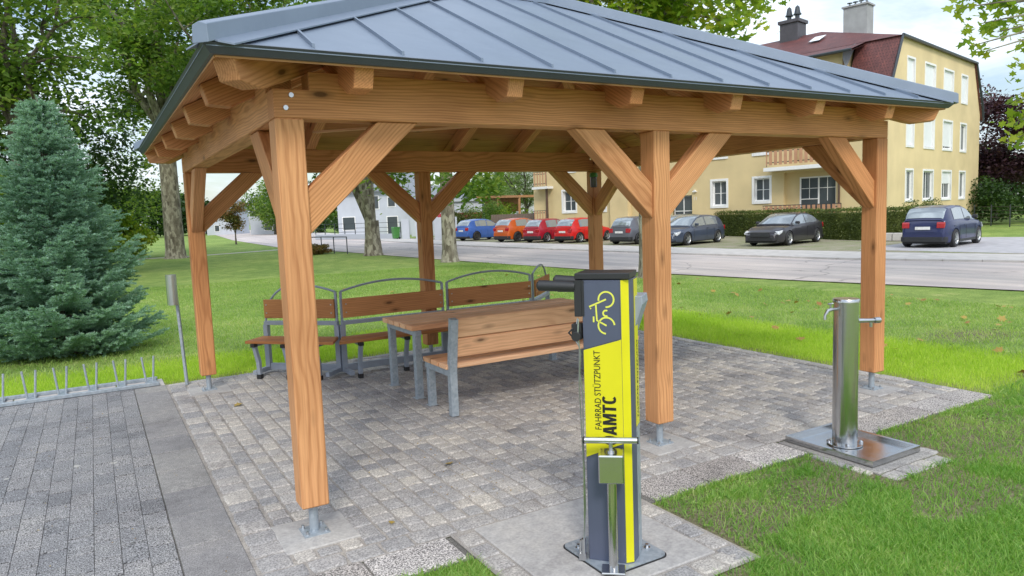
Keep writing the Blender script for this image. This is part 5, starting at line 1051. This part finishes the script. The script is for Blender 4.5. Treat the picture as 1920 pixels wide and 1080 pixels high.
        for xd in (bp_-.05,bp_-.05-.23*Ln): MB().box(xd-.16,xd,sg*hw(xd)*.985-.012,sg*hw(xd)*.985+.014,.80,.825).build('door_handle',paint_,t_,None,.004,local=True)
        xm=wx1-.42; h=hw(xm); MB().box(xm-.05,xm+.06,sg*(h*.93),sg*(h+.14),.95 if kind!='suv' else 1.04,1.08 if kind!='suv' else 1.18).build('wing_mirror','black_plastic' if clad else paint_,t_,None,.03,local=True)
    # wheels
    for a in ax:
        for sg in (-1,1):
            yc=sg*(Wd/2-.10); w_=put('wheel',MB().lathe([(r*.66,-.105),(r*.9,-.105),(r,-.07),(r,.07),(r*.9,.105),(r*.66,.105)],n=24,axis='Y').mesh('tyre','rubber'),t_,Matrix.Translation((a,yc,r)),True)
            rm=MB(); yo=sg*.085
            rm.lathe([(r*.66,yo+sg*.015),(r*.60,yo-sg*.01),(r*.56,yo-sg*.05)],n=24,axis='Y').lathe([(.0,yo),(.05,yo),(.06,yo-sg*.02)],n=12,axis='Y')
            for k in range(5):
                M=Matrix.Rotation(k*2*math.pi/5+.3,4,'Y'); rm.prism([(.03,-.035),(r*.60,-.022),(r*.60,.022),(.03,.035)],yo-.012,yo+.004,lambda p,q,h_:tuple(M@Vector((p,h_,q))))
            put('rim',rm.mesh('rim',rimm),w_,None,True); put('brake',MB().lathe([(0,yo-sg*.05),(r*.58,yo-sg*.05)],n=20,axis='Y').mesh('hub','dark_metal'),w_,None,True)
    # lights
    zr=ip(K['top'],.05*Ln)-.18
    for sg in (-1,1):
        y1=sg*hw(.02*Ln)*.97; MB().prism([(-.006,zr-.10),(.02,zr-.11),(.16,zr-.02),(.16,zr+.10),(.03,zr+.12),(.0,zr+.06)],0,.26,lambda p,q,h_:(p+.0,(abs(y1)+.012-h_*(1 if p<.1 else .06))*sg,q)).build('tail_light','lamp_red',t_,None,.01,local=True)
        zf=ip(K['top'],.955*Ln)-.06; yh=hw(.955*Ln)
        MB().prism([(.905*Ln,zf+.10),(.955*Ln,zf+.05),(.985*Ln,zf-.06),(.965*Ln,zf-.12),(.92*Ln,zf-.02)],0,.34,lambda p,q,h_:(p+.02*0,sg*(hw(min(p,.95*Ln))*1.0+.008-h_*(.05+.95*max(0,(p-.92*Ln)/(.065*Ln)))),q)).build('headlight','lamp_clear',t_,None,.01,local=True)
    MB().box(-.028,-.012,-.26,.26,.62 if kind!='suv' else .70,.73 if kind!='suv' else .81).build('number_plate','plate_white',t_,None,local=True)
    MB().prism([(.996*Ln,.56),(.985*Ln,.66),(1.006*Ln,.63),(1.012*Ln,.44),(.99*Ln,.40)],-.46,.46,lambda p,q,h_:(p,h_,q)).build('grille','black_plastic',t_,None,.01,local=True)
    return t_
HD=R(12.3)
def col(px_,py_,z=-.06):
    D=fw+rt*((px_-960)/F)-up*((py_-540)/F); return CAM+D*((z-CAM.z)/D.z)
car('bright blue compact SUV parked at the left end of the car row','paint_blue','suv',(23.6,44.0),HD,'rim_dark',clad=False)
car('orange compact SUV with dark lower trim parked between the blue and the dark red car','paint_orange','suv',(23.5,37.9),HD,'rim_dark',4.2,True)
car('dark red hatchback between the orange SUV and the bright red hatchback','paint_darkred','hatch',(23.8,34.7),HD)
car('bright red hatchback partly behind the rear right post','paint_red','hatch',(24.2,31.7),HD)
car('grey hatchback seen from behind between the rear right and the middle post','paint_grey','hatch',(24.2,26.3),HD)
car('blue grey estate car facing the road just right of the middle post','paint_bluegrey','wagon',(26.9,23.3),HD+math.pi)
car('dark greenish car mostly hidden behind the blue grey estate','paint_green','hatch',(28.6,25.9),HD+math.pi)
car('dark brownish black saloon facing the road in front of the hedge','paint_black','sedan',(28.5,18.6),HD+math.pi)
car('navy blue crossover parked on the driveway right of the pavilion','paint_navy','suv',(26.95,11.45),R(11),'rim',4.38,True)
# ------------------------------------------------------------------ FAR LEFT STREET SIDE
def pz(x,y,d): return unpx(x,y,d)
def house(label,x0,x1,yt,yb,d,wall_,roofm,depth=8,rise=1.6,wins=(),flat=False,band=None):
    p=unpx(x0,yb,d); q_=unpx(x1,yb-2,d); zt=unpx((x0+x1)/2,yt,d).z; l=math.hypot(q_.x-p.x,q_.y-p.y); rz=math.atan2(q_.y-p.y,q_.x-p.x)
    t_=thing('house',(p.x,p.y,-.2),label,'house',None,rz)
    MB().box(0,l,0,depth,0,zt).build('wall',wall_,t_,None,local=True)
    if flat: MB().box(-.2,l+.2,-.25,depth+.2,zt,zt+.25).build('roof',roofm,t_,None,local=True)
    else: MB().prism([(-.6,zt-.1),(depth/2,zt+rise),(depth+.6,zt-.1),(depth+.6,zt-.25),(-.6,zt-.25)],-.4,l+.4,lambda a,b_,c:(c,a,b_)).build('roof',roofm,t_,None,local=True)
    for (u0,u1,z0,z1) in wins:
        w=MB().box(u0*l-.1,u1*l+.1,-.05,.01,z0-.1,z1+.1).build('window','white_trim',t_,None,local=True); MB().box(u0*l,u1*l,-.07,-.051,z0,z1).build('pane','window_glass',w,None,local=True)
    if band: MB().box(.0,l,-.06,-.001,band[0],band[1]).build('band','red_band',t_,None,local=True)
    return t_
house('pale blue grey two storey house with a recessed porch beyond the road',636,790,352,445,82,'plaster_white','roof_grey',9,2.2,((.06,.20,.9,2.3),(.42,.50,3.2,4.6),(.62,.70,3.4,4.4),(.60,.72,.2,2.2),(.86,.93,3.2,4.4)))
house('low white house with a grey hipped roof left of the rear middle post',772,866,372,445,74,'plaster_white','roof_grey',8,1.7,((.1,.3,1.2,2.4),(.6,.75,1.2,2.4)))
house('white flat roofed building with a dark red stripe behind the blue car',822,906,374,440,70,'plaster_white','plaster_grey',6,1,((.3,.5,.5,1.4),(.7,.9,.5,1.4)),True,(1.75,2.3))
house('grey roofed bungalow far beyond the young tree',470,560,388,430,125,'plaster_grey','roof_grey',9,2.6,((.3,.45,.8,1.9),(.6,.7,.8,1.9)))
house('small pale house at the far end of the street',388,440,392,432,140,'plaster_white','roof_grey',8,2.0,((.3,.45,.8,1.9),))
cw=thing('garden_wall',unpx(760,445,66),'white rendered garden wall and gate pillars beside the green bin','wall')
for (x0,x1,y0,y1,d_) in ((754,768,412,443,64),(780,812,413,446,62),(815,858,408,449,58)):
    p=unpx(x0,y1,d_); q_=unpx(x1,y1,d_); zt=unpx(x0,y0,d_).z; M,l=frame((p.x,p.y,-.1),(q_.x,q_.y,-.1)); MB().box(0,l,0,.35,0,zt+.1).build('wall_panel','plaster_white',cw,M,.02)
gn=unpx(740,449,58); gb=thing('wheelie_bin',(23.0,57.6,-.08),'green wheeled waste bin standing at the kerb by the white pillars','bin')
MB().prism([(-.30,-.30),(.30,-.30),(.30,.30),(-.30,.30)],.06,1.0,lambda a,b_,c:(a*(.8+.25*c),b_*(.8+.25*c),c)).build('body','bin_green',gb,None,.02,local=True)
MB().prism([(-.34,1.0),(.36,1.0),(.30,1.08),(-.28,1.12)],-.34,.34,lambda a,b_,c:(a,c,b_)).build('lid','bin_green',gb,None,.01,local=True)
for s_ in (-1,1): MB().lathe([(.1,-.03),(.1,.03),(0,.03)],n=12,axis='Y').build('wheel','rubber',gb,Matrix.Translation((.22,s_*.28,.10)),local=True)
fn_=thing('metal_garden_fence',unpx(600,432,72),'dark metal garden fence on a low base in front of the pale house','fence')
f0,f1=unpx(592,436,76),unpx(752,444,66); f0.z=f1.z=-.1
beam('base','plaster_grey',f0+Vector((0,0,.25)),f1+Vector((0,0,.25)),.2,.5,fn_)
for k in range(9): p=f0.lerp(f1,k/8); MB().box(-.035,.035,-.035,.035,.5,1.6).build('post','dark_metal',fn_,Matrix.Translation(p))
for z_ in (.7,1.1,1.55): beam('rail','dark_metal',f0+Vector((0,0,z_)),f1+Vector((0,0,z_)),.03,.04,fn_,0)
bf=thing('board_fence',unpx(925,408,62),'brown board fence left of the yellow building','fence')
f0,f1=unpx(922,432,66),unpx(1003,430,60); f0.z=f1.z=-.1
for k in range(16): p=f0.lerp(f1,k/16); q_=f0.lerp(f1,(k+.93)/16); beam('board','fence_brown',p+Vector((0,0,.95)),q_+Vector((0,0,.95)),.04,1.9,bf,0)
cp=thing('carport',unpx(900,400,75),'wooden carport with a flat reddish brown roof behind the parked cars','carport')
p0=unpx(893,370,80); p1=unpx(972,368,74); 
M,l=frame(p0,p1); MB().box(0,l,0,5,-.12,.12).build('roof','carport_wood',cp,M); MB().box(.3,l*.85,1.0,1.2,-1.6,-.13).build('gable_boards','carport_wood',cp,M)
for u in (.1,l*.5,l-.1): MB().box(u-.08,u+.08,.1,.26,-2.5,-.13).build('post','carport_wood',cp,M)
bush('bush',(30.2,58.5,-.1),(1.9,1.9,1.35),8000,.14,'leaf_hedge','round green bush above the roof of the blue car')
bush('bush',(32.5,58.,-.1),(2.4,2.0,1.75),8000,.14,'leaf_plane','taller green bush behind the orange car')
bush('bush',(38,62,-.1),(2.4,2.0,1.6),6000,.16,'leaf_light','yellow green bush in front of the board fence')
tree('willow_tree',(46,72,-.1),12,.3,2.5,(0,0,6.6),(5.5,5.5,5.0),6,90,24000,.16,'leaf_willow','bark_dark','pale green birch like tree left of the yellow building',31,clr=1.1)
tree('young_tree',(11.15,69.9,-.13),4.6,.07,1.3,(0,0,2.7),(1.5,1.5,1.5),5,34,4500,.18,'leaf_autumn','bark_dark','young tree with reddish brown leaves beside the far road',33,clr=.45)
bush('bush',(25.5,118,-.1),(5,5,5.2),9000,.40,'leaf_plane','large round green tree crown behind the young reddish tree','tree')
for k,(x_,y_,lb_) in enumerate(((31.,112,'dark clipped bush on the verge left of the front left post'),(34.,108,'second dark bush on the verge, nearer to the post'),(28,116,'low dark bush left on the far verge'))): bush('bush',(x_,y_,-.1),(2.2,2.2,1.4),2500,.3,'leaf_dark',lb_)
bush('bush',(38,86,-.1),(2.5,2.5,1.6),4000,.2,'leaf_autumn','reddish bush in front of the porch of the pale house')
# planter rail
pr=thing('planter_rail',(11.3,38.6,-.14),'dark tubular rail round a small bed of brownish shrubs at the road edge','rail')
q4=[(9.9,40.8),(11.15,39.7),(11.75,36.5)]
for x_,y_ in [(9.9,40.8),(11.15,39.7),(11.45,38.1),(11.75,36.5)]: MB().tube([(x_,y_,-.14),(x_,y_,.86)],.03,6).build('post','dark_metal',pr,world=True)
MB().tube([(9.9,40.8,.86),(11.15,39.7,.86),(11.75,36.5,.86)],.03,6).build('top_rail','dark_metal',pr,world=True)
bush('bush',(10.6,38.9,-.14),(1.0,1.5,.33),3500,.11,'leaf_autumn','brownish low shrubs inside the tubular rail')
# ------------------------------------------------------------------ DISTANT GREENERY
def treeline(name,pts_,h,n,size,mat,label):
    P=[]
    for (a,b_) in zip(pts_[:-1],pts_[1:]):
        m_=n//(len(pts_)-1); s=rng.uniform(0,1,m_); x_=a[0]+(b_[0]-a[0])*s; y_=a[1]+(b_[1]-a[1])*s; hh=h*(.55+.6*fbm(x_+y_*.7,s*0,.09,3)); P.append(np.stack([x_+rng.normal(0,1.5,m_),y_+rng.normal(0,1.5,m_),hh*rng.uniform(0,1,m_)**.6-.1],1))
    P=np.concatenate(P); V,Fa=leaves(P,size); tag(put(name,np_mesh(name,V,Fa,mat)),label,'trees',kind='stuff')
treeline('far_trees',[(-60,90),(-20,110),(10,150),(30,190)],9,22000,1.1,'leaf_dark','distant wood closing the view at the left')
treeline('far_trees',[(40,200),(70,160),(60,100)],9,16000,.9,'leaf_plane','distant trees behind the far houses')
treeline('far_trees',[(60,45),(90,20),(110,-30)],6,14000,.7,'leaf_dark','distant trees beyond the fence at the right')
